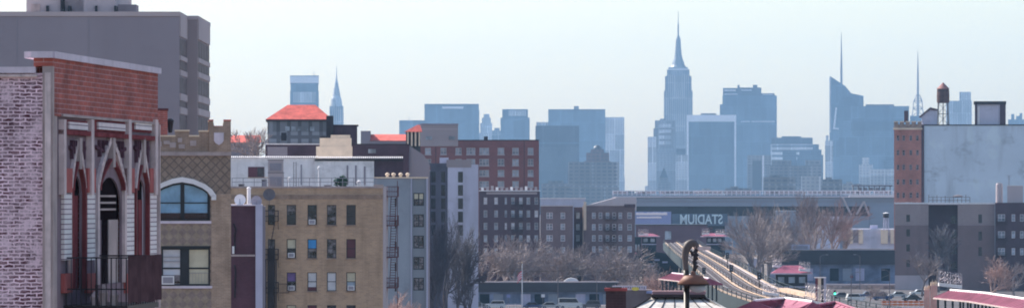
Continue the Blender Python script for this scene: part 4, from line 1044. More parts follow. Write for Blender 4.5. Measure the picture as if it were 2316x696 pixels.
for k in range(26): x = x0 + (x1-x0)*(k*37 % 60)/60; mb.box(x, x + 3 + (k % 4)*2, 5, 6, b.z_(437), b.z_(433))
mb.build('rim_louvre', 'conc_dark', b.root)
mb = MB(); b.box(mb, 1930, 2022, 418, 421, 10, 14)
for k in range(8): b.box(mb, 1932 + k*12, 1934 + k*12, 421, 441, 11, 13)
for k in range(5): b.box(mb, 1945 + k*13, 1952 + k*13, 424, 432, 10, 14)
mb.build('light_bank', 'steel', b.root)
mb = MB(); b.box(mb, 1920, 2024, 440, 446, -2.6, -1.5); mb.build('light_bank_ledge', 'st_white', b.root)
b.box(MB(), 1572, 1630, 432, 437, 8, 20).build('press_roof', 'st_white', b.root)
for (a, t, c, tb) in ((1937, 485, 1953, 455), (1953, 455, 1966, 488), (1905, 445, 1925, 486)):
    mb = MB(); mb.tube((b.s_(a), -1.5, b.z_(t)), (b.s_(c), -1.5, b.z_(tb)), .5, n=6); mb.build('brace', 'conc_light', b.root)
# STADIUM lettering, seen from behind (it faces the far street)
cu = bpy.data.curves.new('lettering', 'FONT'); cu.body = 'STADIUM'; cu.size = 1; cu.extrude = .04; cu.offset = .022; cu.align_x = 'LEFT'
to = bpy.data.objects.new('lettering_tmp', cu); COL.objects.link(to); bpy.context.view_layer.update()
me = bpy.data.meshes.new_from_object(to.evaluated_get(bpy.context.evaluated_depsgraph_get()))
bpy.data.objects.remove(to)
xs = [v.co.x for v in me.vertices]; ys = [v.co.y for v in me.vertices]
w0, h0 = max(xs) - min(xs), max(ys) - min(ys); W_ = b.s_(1634) - b.s_(1538); H_ = (b.z_(484) - b.z_(506))
for v in me.vertices:
    x = (v.co.x - min(xs)) / w0 * W_; z = (v.co.y - min(ys)) / h0 * H_
    v.co = Vector((b.s_(1634) - x, -2 + v.co.z * 8, b.z_(506) + z))
me.materials.append(mat('pale_blue_letters', (.42, .56, .72), .6, .1, .1))
lt = bpy.data.objects.new('lettering', me); COL.objects.link(lt); lt.parent = b.root
MB().box(b.s_(1520), b.s_(1645), -1.2, 2.9, b.z_(510), b.z_(483)).build('letter_backing', mat('dark_blue_slate', (.07, .11, .15), .8, .1, .05), b.root)
bb = Bld('billboard', 'blue grey billboard with two ragged white strips, left of the reversed stadium letters', 'billboard', 1437, 1518, 1800)
bb.box(MB(), 1437, 1518, 478, 508, 0, 1).build('board', 'st_blue', bb.root)
for k in (1440, 1478, 1514): bb.box(MB(), k, k + 2, 508, None, .2, .8).build('post', 'steel', bb.root)
rr = random.Random(3)
def ragged(bld, name, a, c, t, tb, y0, y1, m_, amp=2.0, n=18):
    up = [(a + (c-a)*k/n, t - rr.random()*amp) for k in range(n+1)]; mb = MB()
    for p, q in zip(up, up[1:]): mb.prism(bld.pz([(p[0], tb - rr.random()*amp*.4), (q[0], tb), (q[0], q[1]), (p[0], p[1])]), y0, y1)
    return mb.build(name, m_, bld.root)
ragged(bb, 'white_strip', 1438, 1509, 481, 486, -.3, -.01, 'st_white'); ragged(bb, 'white_strip', 1440, 1496, 489.5, 493, -.3, -.01, 'st_white', 1)
# brick building in front of the stadium
M['brick_wine'] = brick('wine_brown_brick', (.11, .065, .08), (.095, .06, .075), (.1, .07, .08), .5, .2, .03, .15, .1, .25)
b = Bld('wine_brick_building', 'low wine brown brick building with one tall pale window, below the reversed letters', 'building', 1438, 1612, 1560)
b.box(MB(), 1438, 1600, 509, None, 0, 20).build('wall', 'brick_wine', b.root); b.box(MB(), 1437, 1601, 507, 509, -.3, 20).build('coping', 'iron', b.root)
b.box(MB(), 1504, 1518, 522, 541, -.2, -.01).build('window', 'glass_far', b.root)
b.box(MB(), 1600.2, 1612, 515, None, 1, 18).build('side_wing', 'brick_dark', b.root)
b = Bld('pale_warehouse', 'pale lavender low warehouse seen through the trees below the stadium', 'building', 1750, 1940, 1750)
b.box(MB(), 1754, 1800, 476, None, 0, 20).build('wall', 'st_pale', b.root); b.box(MB(), 1835, 1900, 490, None, 2, 20).build('wall', M['palewall'], b.root)
b = Bld('pillared_hall', 'low hall with sunlit cream pillars and lavender panels right of the bare trees', 'building', 1915, 2026, 1500)
b.box(MB(), 1915, 2026, 517, None, 1, 16).build('wall', 'palewall', b.root)
for a, w_ in ((1917, 12), (1942, 10), (1992, 16), (2014, 12)): b.box(MB(), a, a + w_, 519, 550, -.3, .99).build('pillar', 'cream', b.root)
b.box(MB(), 1930, 1941, 519, 548, .5, .98).build('door', 'conc_dark', b.root)
b.box(MB(), 1968, 1985, 509, 518, 3, 8).build('roof_shed', 'bluegrey', b.root)
# water tank on legs, blue-ish with dark tank
def tank_tower(name, label, px, py_top, py_tank, py_base, D, w_px, legm, tankm, capm, cone=False):
    r = empty(name, (X(px, D), D, Z(py_base, D)), 0, label, 'water tower')
    z = lambda py: Z(py, D) - Z(py_base, D); w = w_px / F * D / 2
    mb = MB(); mb.lathe([(w*1.0, z(py_tank)), (w*1.03, (z(py_tank)+z(py_top))/2), (w*.96, z(py_top))], 18); t = mb.build('tank', tankm, r)
    zc = z(py_top); ch = w * (.95 if cone else .3)
    mb = MB(); mb.lathe([(w*1.08, zc + .002), (w*1.0, zc + .1), (w*.12, zc + ch), (w*.05, zc + ch + .1)], 18); mb.build('roof', capm, r)
    for k in range(4):
        hb = zc * 0 + z(py_tank); 
    mb = MB()
    for k in range(3): zz_ = z(py_tank) + (zc - z(py_tank))*(k + .5)/3; mb.lathe([(w*1.045, zz_), (w*1.045, zz_ + .06)], 18)
    mb.build('hoop', 'iron', t)
    for sx in (-1, 1):
        for sy in (-1, 1):
            l = MB(); l.tube((sx*w*.85, sy*w*.85, 0), (sx*w*.75, sy*w*.75, z(py_tank)), .12, n=5); l.build('leg', legm, r)
    mb = MB(); hh = z(py_tank)
    for sy in (-1, 1):
        for k in range(2):
            za, zb2 = hh*k/2, hh*(k+1)/2
            mb.tube((-w*.8, sy*w*.8, za), (w*.8, sy*w*.8, zb2), .05, n=4); mb.tube((w*.8, sy*w*.8, za), (-w*.8, sy*w*.8, zb2), .05, n=4); mb.box(-w*.85, w*.85, sy*w*.8 - .05, sy*w*.8 + .05, zb2 - .15, zb2)
    mb.tube((0, 0, 0), (0, 0, hh), .15, n=6)
    mb.build('bracing', legm, r); return r
M['tankwood'] = brick('weathered_tank_staves', (.10, .07, .065), (.08, .055, .055), (.03, .025, .025), .2, 50, .02, .3, 1, .3)
tank_tower('water_tower', 'small dark topped water tank on blue legs beside the stadium end wall', 2004, 482, 492, 520, 1480, 13, 'bluegrey', 'iron', 'white')

# ---------------------------------------------------------------- right side: brick tower house with white wall
M['brick_pink'] = brick('sunlit_pink_brick', (.40, .19, .15), (.30, .145, .12), (.30, .2, .17), .5, .2, .03, .2, .15, .5)  # brightened brick: sun on the narrow front put into the colour
M['bluewhite'] = mat('blue_white_painted_wall', (.41, .53, .72), .85, .08, .09, .45, patch=.55, pscale=.11)
b = Bld('tower_house', 'tall house with a narrow brick front, big blue white blank wall, right edge', 'building', 2022, 2330, 1320)
zt = b.z_(278)
hs = [(b.hole(c - 3, c + 3, y - 6, y + 6)) for c in (2031, 2044, 2060, 2075) for y in (312, 345, 378, 411, 441)]
a, c = 0, b.s_(2084); zf_ = b.z_(290)
b.shell(2022, 2084, 290, 'brick_pink', 20, hs, .4)
for k, h in enumerate(hs): farwin(b.root, h, 'greyframe', 'glass_mix', .12, .2)
for c in (2037.5, 2052, 2068): b.box(MB(), c - 1, c + 1, 292, 452, -.35, -.002).build('brick_pier', 'brick_pink', b.root)
b.box(MB(), 2020, 2086, 289, 293, -.5, .4).build('cornice', 'cream', b.root)
mb = MB()
for k in range(5):
    a_ = 2022 + k*13.4; b.box(mb, a_, a_ + 9, 276, 289, -.3, 1.2); b.box(mb, a_ + 9, a_ + 13.4, 281, 289, -.1, 1.0)
mb.build('battlement', 'brick_tan2', b.root)
mb = MB()
for k in range(5): a_ = 2022 + k*13.4; b.box(mb, a_ - .5, a_ + 9.5, 274, 276, -.4, 1.3)
mb.build('battlement_cap', 'cream', b.root)
b.box(MB(), 2084.1, 2090, 283, None, -.2, 20).build('shadow_joint', 'brick_dark', b.root)
b.box(MB(), 2090.1, 2330, 284, None, .1, 24).build('blank_wall', 'bluewhite', b.root)
b.box(MB(), 2090.1, 2330, 281.5, 283.9, -.1, 24).build('coping', 'iron', b.root)
b.box(MB(), 2045, 2054, 250, 276, 1.5, 4).build('chimney', 'brick_dark', b.root)
mb = MB(); mb.prism(b.pz([(2086, 281), (2120, 281), (2120, 249), (2104, 245), (2084, 262)]), 4, 12); mb.build('roof_house', 'palewall', b.root)
mb = MB(); mb.prism(b.pz([(2080, 266), (2105, 247), (2122, 250), (2122, 246.5), (2104, 242), (2079, 263)]), 3.5, 12.5); mb.build('roof_house_roof', 'brick_dark', b.root)
mb = MB(); b.box(mb, 2207, 2272, 236, 283, 2.2, 8)
mb.build('stair_house', 'palewall', b.root)
for a_, c_ in ((2205, 2210), (2262, 2275)): b.box(MB(), a_, c_, 234, 282, 1.6, 2.19).build('stair_house_frame', 'brick_dark', b.root)
b.box(MB(), 2203, 2276, 229, 235.9, 1.4, 8.5).build('stair_house_roof', 'iron', b.root)
q = MB(); b.box(q, 2211, 2216, 240, 282, 1.9, 2.19); q.build('stair_house_door', 'white', b.root)
tank_tower('water_tower', 'tall wooden rooftop water tank with reddish conical roof on a steel stand', 2133, 201, 232, 282, 1326, 28, 'steel', 'tankwood', mat('rust_pink_roof', (.20, .11, .10), .8, .2, .5), True)
# ---------------------------------------------------------------- grey walk-up complex below it
M['purplegrey'] = brick('purple_grey_brick', (.17, .128, .125), (.15, .118, .115), (.16, .13, .13), .5, .2, .03, .15, .1, .3)
M['lightgrey'] = brick('light_grey_brick', (.27, .235, .225), (.23, .20, .195), (.2, .18, .18), .5, .2, .03, .15, .1, .3)
M['palebase'] = mat('pale_grey_base', (.36, .34, .35), .9, .15, .1, .3)
b = Bld('walkup_block', 'long grey brick block in two tones with a pale base and dark recess, lower right', 'building', 2024, 2330, 1180)
hs = [b.hole(2054 - 4, 2054 + 4, y - 8, y + 8) for y in (493, 526, 560, 595)] + [b.hole(2054 - 3.5, 2054 + 3.5, 632, 656)]
def seg(a, c, t, tb, m_, y0=0, y1=None): return b.box(MB(), a, c, t, tb, y0, y1 if y1 else .4).build('wall', m_, b.root)
def seg_h(a, c, t, tb, m_, holes):
    mb = MB(); s0_, s1_, z1_, z0_ = b.s_(a), b.s_(c), b.z_(t), (b.z_(tb) if tb else 0)
    hh = sorted([h for h in holes if h[2] >= z0_ - .01 and h[3] <= z1_ + .01 and h[0] > s0_ and h[1] < s1_], key=lambda h: h[2])
    z = z0_
    for h in hh: mb.box(s0_, s1_, 0, .4, z, h[2]); mb.box(s0_, h[0], 0, .4, h[2], h[3]); mb.box(h[1], s1_, 0, .4, h[2], h[3]); z = h[3]
    mb.box(s0_, s1_, 0, .4, z, z1_); mb.build('wall', m_, b.root)
seg_h(2024, 2100, 461, 509, 'lightgrey', hs); seg_h(2024, 2100, 509.02, 622, 'purplegrey', hs); seg_h(2024, 2100, 622.02, None, 'palebase', hs)
h2 = [b.hole(2217 - 4, 2217 + 4, y - 10, y + 10) for y in (494, 533, 568)]
seg_h(2166, 2250, 461, 509, 'lightgrey', h2); seg_h(2166, 2250, 509.02, None, 'purplegrey', h2)
for h in hs + h2: farwin(b.root, h, 'dkframe', 'glass_dark', .1, .15)
b.box(MB(), 2100.1, 2165.9, 462, None, 4, 16).build('recess_wall', 'brick_dark', b.root)
for y in (496, 530, 565, 600): b.box(MB(), 2152, 2163, y - 9, y + 9, 3.7, 3.99).build('window', 'glass_dark', b.root)
for a, c in ((2024, 2100), (2166, 2250)): b.box(MB(), a, c, 463, None, .4, 16).build('body', 'brick_dark', b.root)
h3 = [b.hole(c - w_, c + w_, y - 8, y + 8) for c, w_ in ((2264, 8), (2292, 4), (2311, 4), (2326, 3)) for y in (492, 530)]
h3 = [h for h in h3]
mb = MB()
b2 = Bld('dark_walkup', 'dark charcoal brick walk-up with small white windows at the lower right edge', 'building', 2250.5, 2335, 1176)
h3 = [b2.hole(c - w_, c + w_, y - 8, y + 8) for c, w_ in ((2265, 8), (2292, 4), (2311, 4)) for y in (492, 530, 568)]
b2.shell(2250.5, 2335, 458, 'brick_dark', 18, h3, .3)
for h in h3: farwin(b2.root, h, 'whframe', 'glass_far', .12, .12, 2 if h[1] - h[0] > 1.5 else 1)
fire_escape(b2.root, b2.s_(2252), b2.s_(2278), [b2.z_(y) for y in (578, 541, 503)], 1.1, 'iron')
ragged(b, 'roof_coping', 2023, 2100.0, 458, 461, -.2, .5, 'tilecap', 1.2); ragged(b, 'roof_coping', 2100.1, 2251, 458, 461.5, 3.6 * 0 - .2, .39, 'tilecap', 1.0, 30)
b.box(MB(), 2100.1, 2165.9, 461.6, 463, -.1, 4.2).build('recess_lintel', 'conc_brown', b.root)
for (a, c, t, lb, nm) in ((2252, 2268, 414, 'round topped grey chimney pair, narrow one at left', 'chimney'), (2278, 2314, 419, 'wide pale grey chimney block right of the narrow chimney', 'chimney')):
    k = Bld('roof_chimney', lb.replace('round topped grey chimney pair, narrow one at left', 'narrow grey round roof chimney above the dark walk-up'), 'chimney', a, c, 1182)
    if c - a < 20:
        q = MB(); w_ = k.L/2; q.lathe([(w_, k.z_(459)), (w_, k.z_(417)), (w_*.8, k.z_(414))], 14, (w_, w_ + .5)); q.build('shaft', 'conc_light', k.root)
    else: k.box(MB(), a, c, 420, 459, 0, 3).build('shaft', 'conc_light', k.root)
    k.box(MB(), a - 1 + (5 if c-a < 20 else 0), c + 1 - (5 if c-a < 20 else 0), t - 2 if c-a < 20 else t, 414 if c-a < 20 else 420, -.1 if c-a > 20 else .7, 3.1 if c-a > 20 else 1.5).build('cap', 'tilecap', k.root)
# roof clutter
k = Bld('roof_pipework', 'low dark pipe rack and vents on the long grey block roof', 'pipework', 2100, 2200, 1183)
mb = MB()
for z_ in (446, 453): mb.box(k.s_(2100), k.s_(2194), 0, .15, k.z_(z_), k.z_(z_) + .12)
for i in range(11): x = k.s_(2100 + i*9.3); mb.box(x, x + .15, 0, .15, k.z_(460), k.z_(440 + (i*5) % 9))
mb.lathe([(.8, k.z_(445)), (1.6, k.z_(443)), (.3, k.z_(440))], 10, (k.s_(2167), 1)); mb.build('rack', 'steel', k.root)
k = Bld('roof_antenna', 'spindly television aerial beside the narrow grey chimney on the right', 'antenna', 2278, 2286, 1184)
mb = MB(); mb.tube((k.s_(2282), 0, k.z_(458)), (k.s_(2282), 0, k.z_(397)), .07, n=5)
for y_, w_ in ((397, 6), (401, 4.5), (405, 3)): mb.box(k.s_(2282 - w_), k.s_(2282 + w_), -.04, .04, k.z_(y_), k.z_(y_) + .08)
mb.build('mast', 'steel', k.root)
# ---------------------------------------------------------------- garages and walls along the street
M['mural'] = mat('blue_painted_shutters', (.13, .18, .25), .8, .55, .25, .3)
b = Bld('garage_row', 'low garage row with long dark fascia and mottled blue shutters, centre of the photo', 'garage', 985, 1400, 1012)
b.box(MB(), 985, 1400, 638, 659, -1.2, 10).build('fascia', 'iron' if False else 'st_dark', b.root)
b.box(MB(), 985, 1400, 659.1, None, 0, 10).build('wall', 'mural', b.root)
ragged(b, 'pale_edge', 1015, 1398, 635.5, 637.5, -1.1, .2, 'conc_light', 1.2, 40)  # ragged paler strip along the top of the fascia
for k in range(13):
    a = 992 + k*31
    o = b.box(MB(), a, a + 22, 664, 696, -.12, -.002).build('roller_shutter', ('bg1', 'mural', 'bluegrey', 'teal')[k % 4], b.root)
b = Bld('garage_row', 'low commercial row with deep dark fascia and mottled blue front, right of the railway', 'garage', 1734, 2024, 1265)
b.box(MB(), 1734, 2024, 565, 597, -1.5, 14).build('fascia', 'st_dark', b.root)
b.box(MB(), 1735, 2024, 597.1, None, 0, 14).build('wall', 'mural', b.root)
ragged(b, 'roof_edge', 1840, 2022, 562, 565, -1.3, .3, 'conc_light', 1.4, 30)
for k in range(8):
    a = 1790 + k*29
    b.box(MB(), a, a + 20, 606, 634, -.12, -.002).build('shop_front', ('bg1', 'bluegrey', 'mural', 'teal')[k % 4], b.root)
b.box(MB(), 1727, 1735, 558, 592, -1.8, 1).build('end_pier', 'palewall', b.root)
thing_box('roof_unit', 'pale box unit with small legs on the dark commercial roof behind the lamp', 'air conditioner', 1790, 1832, 552, 564, 1270, 2, 'bluegrey', ex_unit(552, 564))
thing_box('roof_unit', 'dark box unit on the commercial roof left of the pale box unit', 'air conditioner', 1755, 1778, 553, 564, 1271, 2, 'conc_dark', ex_unit(553, 564))
b = Bld('stone_wall', 'low rough stone retaining wall beside the street, lower right of centre', 'wall', 1870, 2030, 1190)
b.box(MB(), 1870, 2030, 645, 668, 0, 1.2).build('face', mat('rough_stone', (.30, .26, .23), .95, .5, .9, .3), b.root); b.box(MB(), 1870, 2030, 642, 645, -.1, 1.3).build('coping', 'conc_light', b.root)
# small bright structures left of the commercial row
for a, c, t, tb, D, lb in ((1652, 1676, 583, 600, 1330, 'small pale shed under the bare trees beside the railway'), (1692, 1722, 585, 612, 1300, 'pale lit kiosk among tree trunks right of the railway')):
    k = Bld('shed', lb, 'shed', a, c, D); k.box(MB(), a, c, t, None, 0, 4).build('wall', 'palewall', k.root); k.box(MB(), a - 1, c + 1, t - 2, t, -.4, 4.3).build('roof', 'st_white', k.root)
# ---------------------------------------------------------------- street surfaces
mb = MB(); mb.add([(-60, 930, .004), (130, 930, .004), (130, 1011, .004), (-60, 1011, .004)], [(0, 1, 2, 3)]); tag(mb.build('road', 'asphalt'), kind='structure')
mb = MB(); mb.add([(60, 1195, .004), (140, 1195, .004), (140, 1255, .004), (60, 1255, .004)], [(0, 1, 2, 3)]); tag(mb.build('road', 'asphalt'), kind='structure')
mb = MB(); mb.add([(66, 1012, .004), (140, 1012, .004), (140, 1186, .004), (66, 1186, .004)], [(0, 1, 2, 3)]); tag(mb.build('road', 'asphalt'), kind='structure')
mb = MB(); mb.box(60, 140, 1255, 1263, 0, .13); tag(mb.build('pavement', 'conc_light'), kind='structure')
mb = MB(); mb.box(-60, 40, 1004, 1010.7, 0, .13); tag(mb.build('pavement', 'conc_light'), kind='structure')
# ---------------------------------------------------------------- parked cars
def paint(name, c):
    m_, nt, bs = nodes(name); bs.inputs['Base Color'].default_value = (*c, 1); bs.inputs['Metallic'].default_value = .2; bs.inputs['Roughness'].default_value = .3; bs.inputs['Coat Weight'].default_value = .5; return m_
paints = {'white': paint('white_car_paint', (.75, .75, .76)), 'silver': paint('silver_car_paint', (.45, .46, .48)), 'black': paint('black_car_paint', (.015, .015, .018)), 'blue': paint('blue_car_paint', (.04, .08, .2)), 'grey': paint('grey_car_paint', (.14, .14, .16)), 'red': paint('red_car_paint', (.3, .03, .03))}
def make_car(kind, pc):
    r = empty('parked_car' if kind != 'van' else 'parked_van', (0, 0, 0)); L2 = 2.25 if kind != 'van' else 2.7; hgt = {'sedan': 1.45, 'suv': 1.75, 'van': 2.3}[kind]; wd = .9
    bl = hgt * .58
    prof = [(-L2, .35), (L2, .35), (L2, bl*.85), (L2*.9, bl), (L2*.52, bl*1.03), (-L2*.85, bl*1.03), (-L2, bl*.9)]
    MB().prism(prof, -wd, wd).build('body', pc, r)
    if kind == 'sedan': cab = [(L2*.5, bl), (L2*.22, hgt), (-L2*.45, hgt), (-L2*.8, bl)]
    elif kind == 'suv': cab = [(L2*.5, bl), (L2*.28, hgt), (-L2*.85, hgt), (-L2*.95, bl)]
    else: cab = [(L2*.72, bl), (L2*.5, hgt), (-L2*.97, hgt), (-L2*.98, bl)]
    cab = [(x, z + .03) for x, z in cab]
    MB().prism(cab, -wd*.86, wd*.86).build('cabin', pc, r)
    g = MB(); c2 = [(x*.93, z - .08 if z > bl + .1 else z + .02) for x, z in cab]
    g.prism(c2, -wd*.88, wd*.88).build('windows', 'glass_dark', r)
    g = MB(); e = [(cab[0][0] + .012, cab[0][1] + .02), (cab[1][0] + .03, cab[1][1] - .08)]; g.prism([e[0], (e[0][0] - .05, e[0][1]), (e[1][0] - .05, e[1][1]), e[1]], -wd*.78, wd*.78); g.build('windscreen', 'glass_dark', r)
    for x in (-L2*.62, L2*.62):
        for y in (-1, 1):
            w = MB(); w.tube((x, y*(wd - .2), .33), (x, y*(wd + .02), .33), .33, n=14); o = w.build('wheel', 'tyre', r)
            q = MB(); q.tube((x, y*(wd + .021), .33), (x, y*(wd + .04), .33), .2, n=10); q.build('rim', 'greyframe', o)
    for y in (-1, 1): MB().box(L2 - .02, L2 + .03, y*wd*.9 - .14*y, y*wd*.9, bl*.6, bl*.78).build('headlight', 'st_white', r)
    return r
protos = {}
def place_car(kind, colr, px, py, rz, label, grp):
    D = 24 * F / (py - HY)
    k = (kind, colr)
    if k in protos: o = copy_tree(protos[k])
    else: o = make_car(kind, paints[colr]); protos[k] = o
    o.location = (X(px, D), D, .004); o.rotation_euler = (0, 0, rz); tag(o, label, 'car' if kind != 'van' else 'van', grp)
    return o
G1 = 'cars parked in front of the garage row'; G2 = 'cars parked along the commercial row'; G3 = 'cars parked on the street beyond the canopies'
row1 = [(1004, 'black', 'sedan', 'black sedan at the left end of the garage row'), (1040, 'silver', 'suv', 'silver high car second from the left before the garage row'), (1082, 'grey', 'sedan', 'grey sedan third from the left before the garage row'),
        (1120, 'white', 'suv', 'white high car left of the flagpole base'), (1206, 'blue', 'sedan', 'blue sedan right of the flagpole base'), (1246, 'silver', 'sedan', 'silver sedan second right of the flagpole'), (1290, 'white', 'van', 'white van before the garage row, right of the flagpole'), (1336, 'grey', 'suv', 'grey high car next to the right end of the garage row')]
for px, c, k, lb in row1: place_car(k, c, px, 697, 0 if px % 4 else math.pi, lb, G1)
row2 = [(1838, 'blue', 'sedan', 'blue sedan leftmost along the commercial row'), (1876, 'grey', 'suv', 'grey high car left of the white van by the commercial row'), (1915, 'white', 'van', 'bright white van in the middle of the commercial row'), (1950, 'blue', 'suv', 'blue high car right of the white van by the commercial row'), (1977, 'silver', 'sedan', 'silver sedan near the right end of the commercial row'), (2004, 'white', 'suv', 'white high car at the right end of the commercial row')]
for px, c, k, lb in row2: place_car(k, c, px, 640, 0, lb, G2)
row3 = [(1905, 'grey', 'sedan', 674, 'grey sedan just right of the green traffic light'), (1935, 'white', 'suv', 680, 'white high car parked low right of the traffic light'), (1962, 'blue', 'sedan', 672, 'blue sedan below the stone wall near the small tree'),
        (1995, 'blue', 'suv', 678, 'dark blue high car above the orange barriers'), (2030, 'silver', 'sedan', 672, 'silver sedan below the pale building base'), (2062, 'black', 'sedan', 680, 'black sedan left of the pink gate piers'), (2078, 'white', 'sedan', 667, 'white sedan beyond the pink gate piers')]
for px, c, k, py, lb in row3: place_car(k, c, px, py, .15 if px % 2 else math.pi + .1, lb, G3)
# ---------------------------------------------------------------- bare trees
def bare_tree(seed, h, spread, trunk_r=.28, levels=5, crown_mat='twig', twig=.034, up=.35, fork=.26):
    rr = random.Random(seed); T_ = MB(); Cn = MB()
    def grow(p, d, L, r, lvl):
        n = 3 if lvl < 3 else 2; q = p; dd = d
        mbx = T_ if lvl < 1 else Cn; pts = [p]
        for i in range(n):
            dd = (dd + Vector((rr.gauss(0, .13), rr.gauss(0, .13), rr.gauss(0, .08) + up*.12))).normalized()
            q2 = q + dd * (L / n); ra = r * (1 - .35*i/n); rb = r * (1 - .35*(i+1)/n)
            mbx.tube(q, q2, max(ra, twig), max(rb, twig*.8), 6 if lvl < 2 else 3, cap=False); q = q2; pts.append(q)
        if lvl >= levels: return
        kids = (rr.choice((3, 4, 4, 5)) if lvl < 3 else rr.choice((2, 3, 3))) if lvl else rr.choice((5, 6))
        for k in range(kids):
            t = 1 if k == 0 else rr.uniform(.45, 1)
            base = p.lerp(q, t) if lvl else pts[-1].lerp(pts[1], rr.uniform(0, .7) if k else 0)
            if t < 1 or not lvl:
                j = t * n if lvl else n - (rr.uniform(0, 1.6) if k else 0); j0 = min(int(j), n - 1); base = pts[j0].lerp(pts[j0+1], min(1, j - j0))
            az_ = rr.uniform(0, 2*math.pi); tilt = rr.uniform(.35, .95) * spread if k else rr.uniform(.05, .3)
            a = dd.orthogonal().normalized(); c = dd.cross(a)
            nd = (dd*math.cos(tilt) + (a*math.cos(az_) + c*math.sin(az_))*math.sin(tilt)).normalized()
            if nd.z < -.2: nd.z *= -.3
            grow(base, nd, L * rr.uniform(.58, .82), r * rr.uniform(.48, .66), lvl + 1)
    grow(Vector((0, 0, 0)), Vector((0, 0, 1)), h * fork, trunk_r, 0)
    zs = max(v[2] for v in Cn.v); k = h / zs
    for m_ in (T_, Cn): m_.v = [(x*k, y*k, z*k) for x, y, z in m_.v]
    r = empty('bare_tree', (0, 0, 0)); T_.build('trunk', 'bark', r); Cn.build('crown', crown_mat, r)
    return r
TR = {}
def tree(kind, px, top, D, label, grp=None, rz=None, py_base=None, sx=1.0):
    zb_ = 0 if py_base is None else Z(py_base, D)
    hgt = Z(top, D) - zb_
    if kind in TR: o = copy_tree(TR[kind])
    else:
        par = {'wide1': (11, 12, 1.1), 'wide2': (23, 12, 1.0), 'wide3': (35, 12, 1.15), 'tall1': (41, 20, .62), 'tall2': (57, 20, .7), 'tall3': (58, 20, .66), 'dk1': (41, 20, .62), 'dk2': (57, 20, .7), 'dk3': (58, 20, .66), 'pale': (63, 9, 1.1), 'pale2': (71, 9, 1.2)}[kind]
        o = bare_tree(par[0], par[1], par[2], .28 if par[1] < 15 else .38, 5, 'twig_shaded' if kind.startswith('dk') else 'twig' if 'pale' not in kind else 'twig_pale', .036 if par[1] > 10 else .022)
        o['h0'] = par[1]; TR[kind] = o
    h0 = TR[kind]['h0']; k = hgt / h0
    o.location = (X(px, D), D, zb_); o.scale = (k*sx, k*sx, k); o.rotation_euler = (0, 0, rz if rz is not None else rnd.uniform(0, 6.28))
    tag(o, label, 'tree', grp); return o
GT = 'bare trees behind the garage row'
ords = ['first', 'second', 'third', 'fourth', 'fifth', 'sixth', 'seventh', 'eighth', 'ninth', 'tenth', 'eleventh', 'twelfth', 'thirteenth', 'fourteenth', 'fifteenth', 'sixteenth']
xs1 = [(1100, 536, 1050), (1130, 528, 1062), (1158, 545, 1042), (1187, 548, 1055), (1215, 552, 1065), (1240, 556, 1045), (1268, 556, 1058), (1296, 546, 1070), (1322, 556, 1048), (1350, 552, 1060), (1378, 548, 1075), (1404, 556, 1050), (1430, 580, 1062), (1462, 585, 1080)]
for i, (x, t, D) in enumerate(xs1): tree(('wide1', 'wide2', 'wide3')[i % 3], x, t, D, 'bare branching tree behind the garage row, %s from the left' % ords[i], GT)
GT2 = 'tall dark bare trees in front of the white gable building'
for i, (x, t, D) in enumerate(((985, 480, 735), (1006, 462, 745), (1030, 480, 750), (1050, 520, 742), (1066, 560, 770), (972, 540, 730))):
    tree(('dk1', 'dk2', 'dk3')[i % 3], x, t, D, 'tall dark bare tree before the white gable building, %s' % ['left of centre', 'the highest one', 'right of the highest one', 'lower one on the right', 'lowest one at the right end', 'slim one at the left end'][i], GT2, sx=.42)
GT3 = 'large bare trees right of the elevated railway'
big = [(1702, 470, 1120), (1708, 455, 1180), (1725, 450, 1220), (1758, 452, 1240), (1790, 462, 1290), (1815, 425, 1330), (1850, 455, 1350), (1885, 438, 1340), (1905, 480, 1370), (1676, 548, 1090), (1735, 500, 1150), (1770, 495, 1300), (1835, 480, 1320), (1722, 505, 1100)]
for i, (x, t, D) in enumerate(big): tree(('tall2', 'tall3', 'tall1')[i % 3], x, t, D, 'large bare tree right of the railway, %s' % ['leftmost tall one', 'second tall one', 'third tall one', 'fourth tall one', 'fifth tall one', 'the highest one', 'seventh tall one', 'high one near the stadium brace', 'rightmost one', 'short one at the railway edge', 'short one before the third', 'short one under the pale warehouse', 'short one below the highest', 'short one by the kiosk'][i], GT3, sx=.74)
tree('pale', 905, 652, 600, 'pale tan bare tree at the foot of the blue grey house, left one', 'pale trees by the blue grey house', py_base=790)
tree('pale2', 936, 668, 605, 'pale tan bare tree at the foot of the blue grey house, right one', 'pale trees by the blue grey house', py_base=790)
tree('pale', 2240, 572, 1010, 'pinkish bare tree before the grey brick block, above the right canopy', 'trees before the grey brick block')
tree('wide2', 2296, 585, 1030, 'dull bare tree at the right edge before the charcoal walk-up', 'trees before the grey brick block')
tree('dk1', 2122, 500, 1150, 'slim dark bare tree in the recess of the grey brick block', 'trees before the grey brick block')
tree('dk2', 2145, 520, 1155, 'second dark bare tree at the right of the recess of the grey block', 'trees before the grey brick block', sx=.5)
tree('tall3', 2085, 560, 1100, 'thin leaning bare tree before the pale building base', 'trees before the grey brick block')
tree('wide3', 1966, 640, 1000, 'small bare street tree among the cars below the stone wall', 'small street trees', sx=.9)
tree('wide1', 2000, 652, 1040, 'second small street tree right of the first below the stone wall', 'small street trees', sx=.9)
tree('pale2', 1470, 600, 900, 'brownish bush like bare tree left of the railway girder', 'small street trees')
tree('wide1', 1425, 615, 930, 'low bare tree above the small shop beside the dark chimney', 'small street trees')
tree('wide2', 590, 286, 700, 'pale twiggy tree top left of the hip roof tower', None, py_base=420, sx=.8)
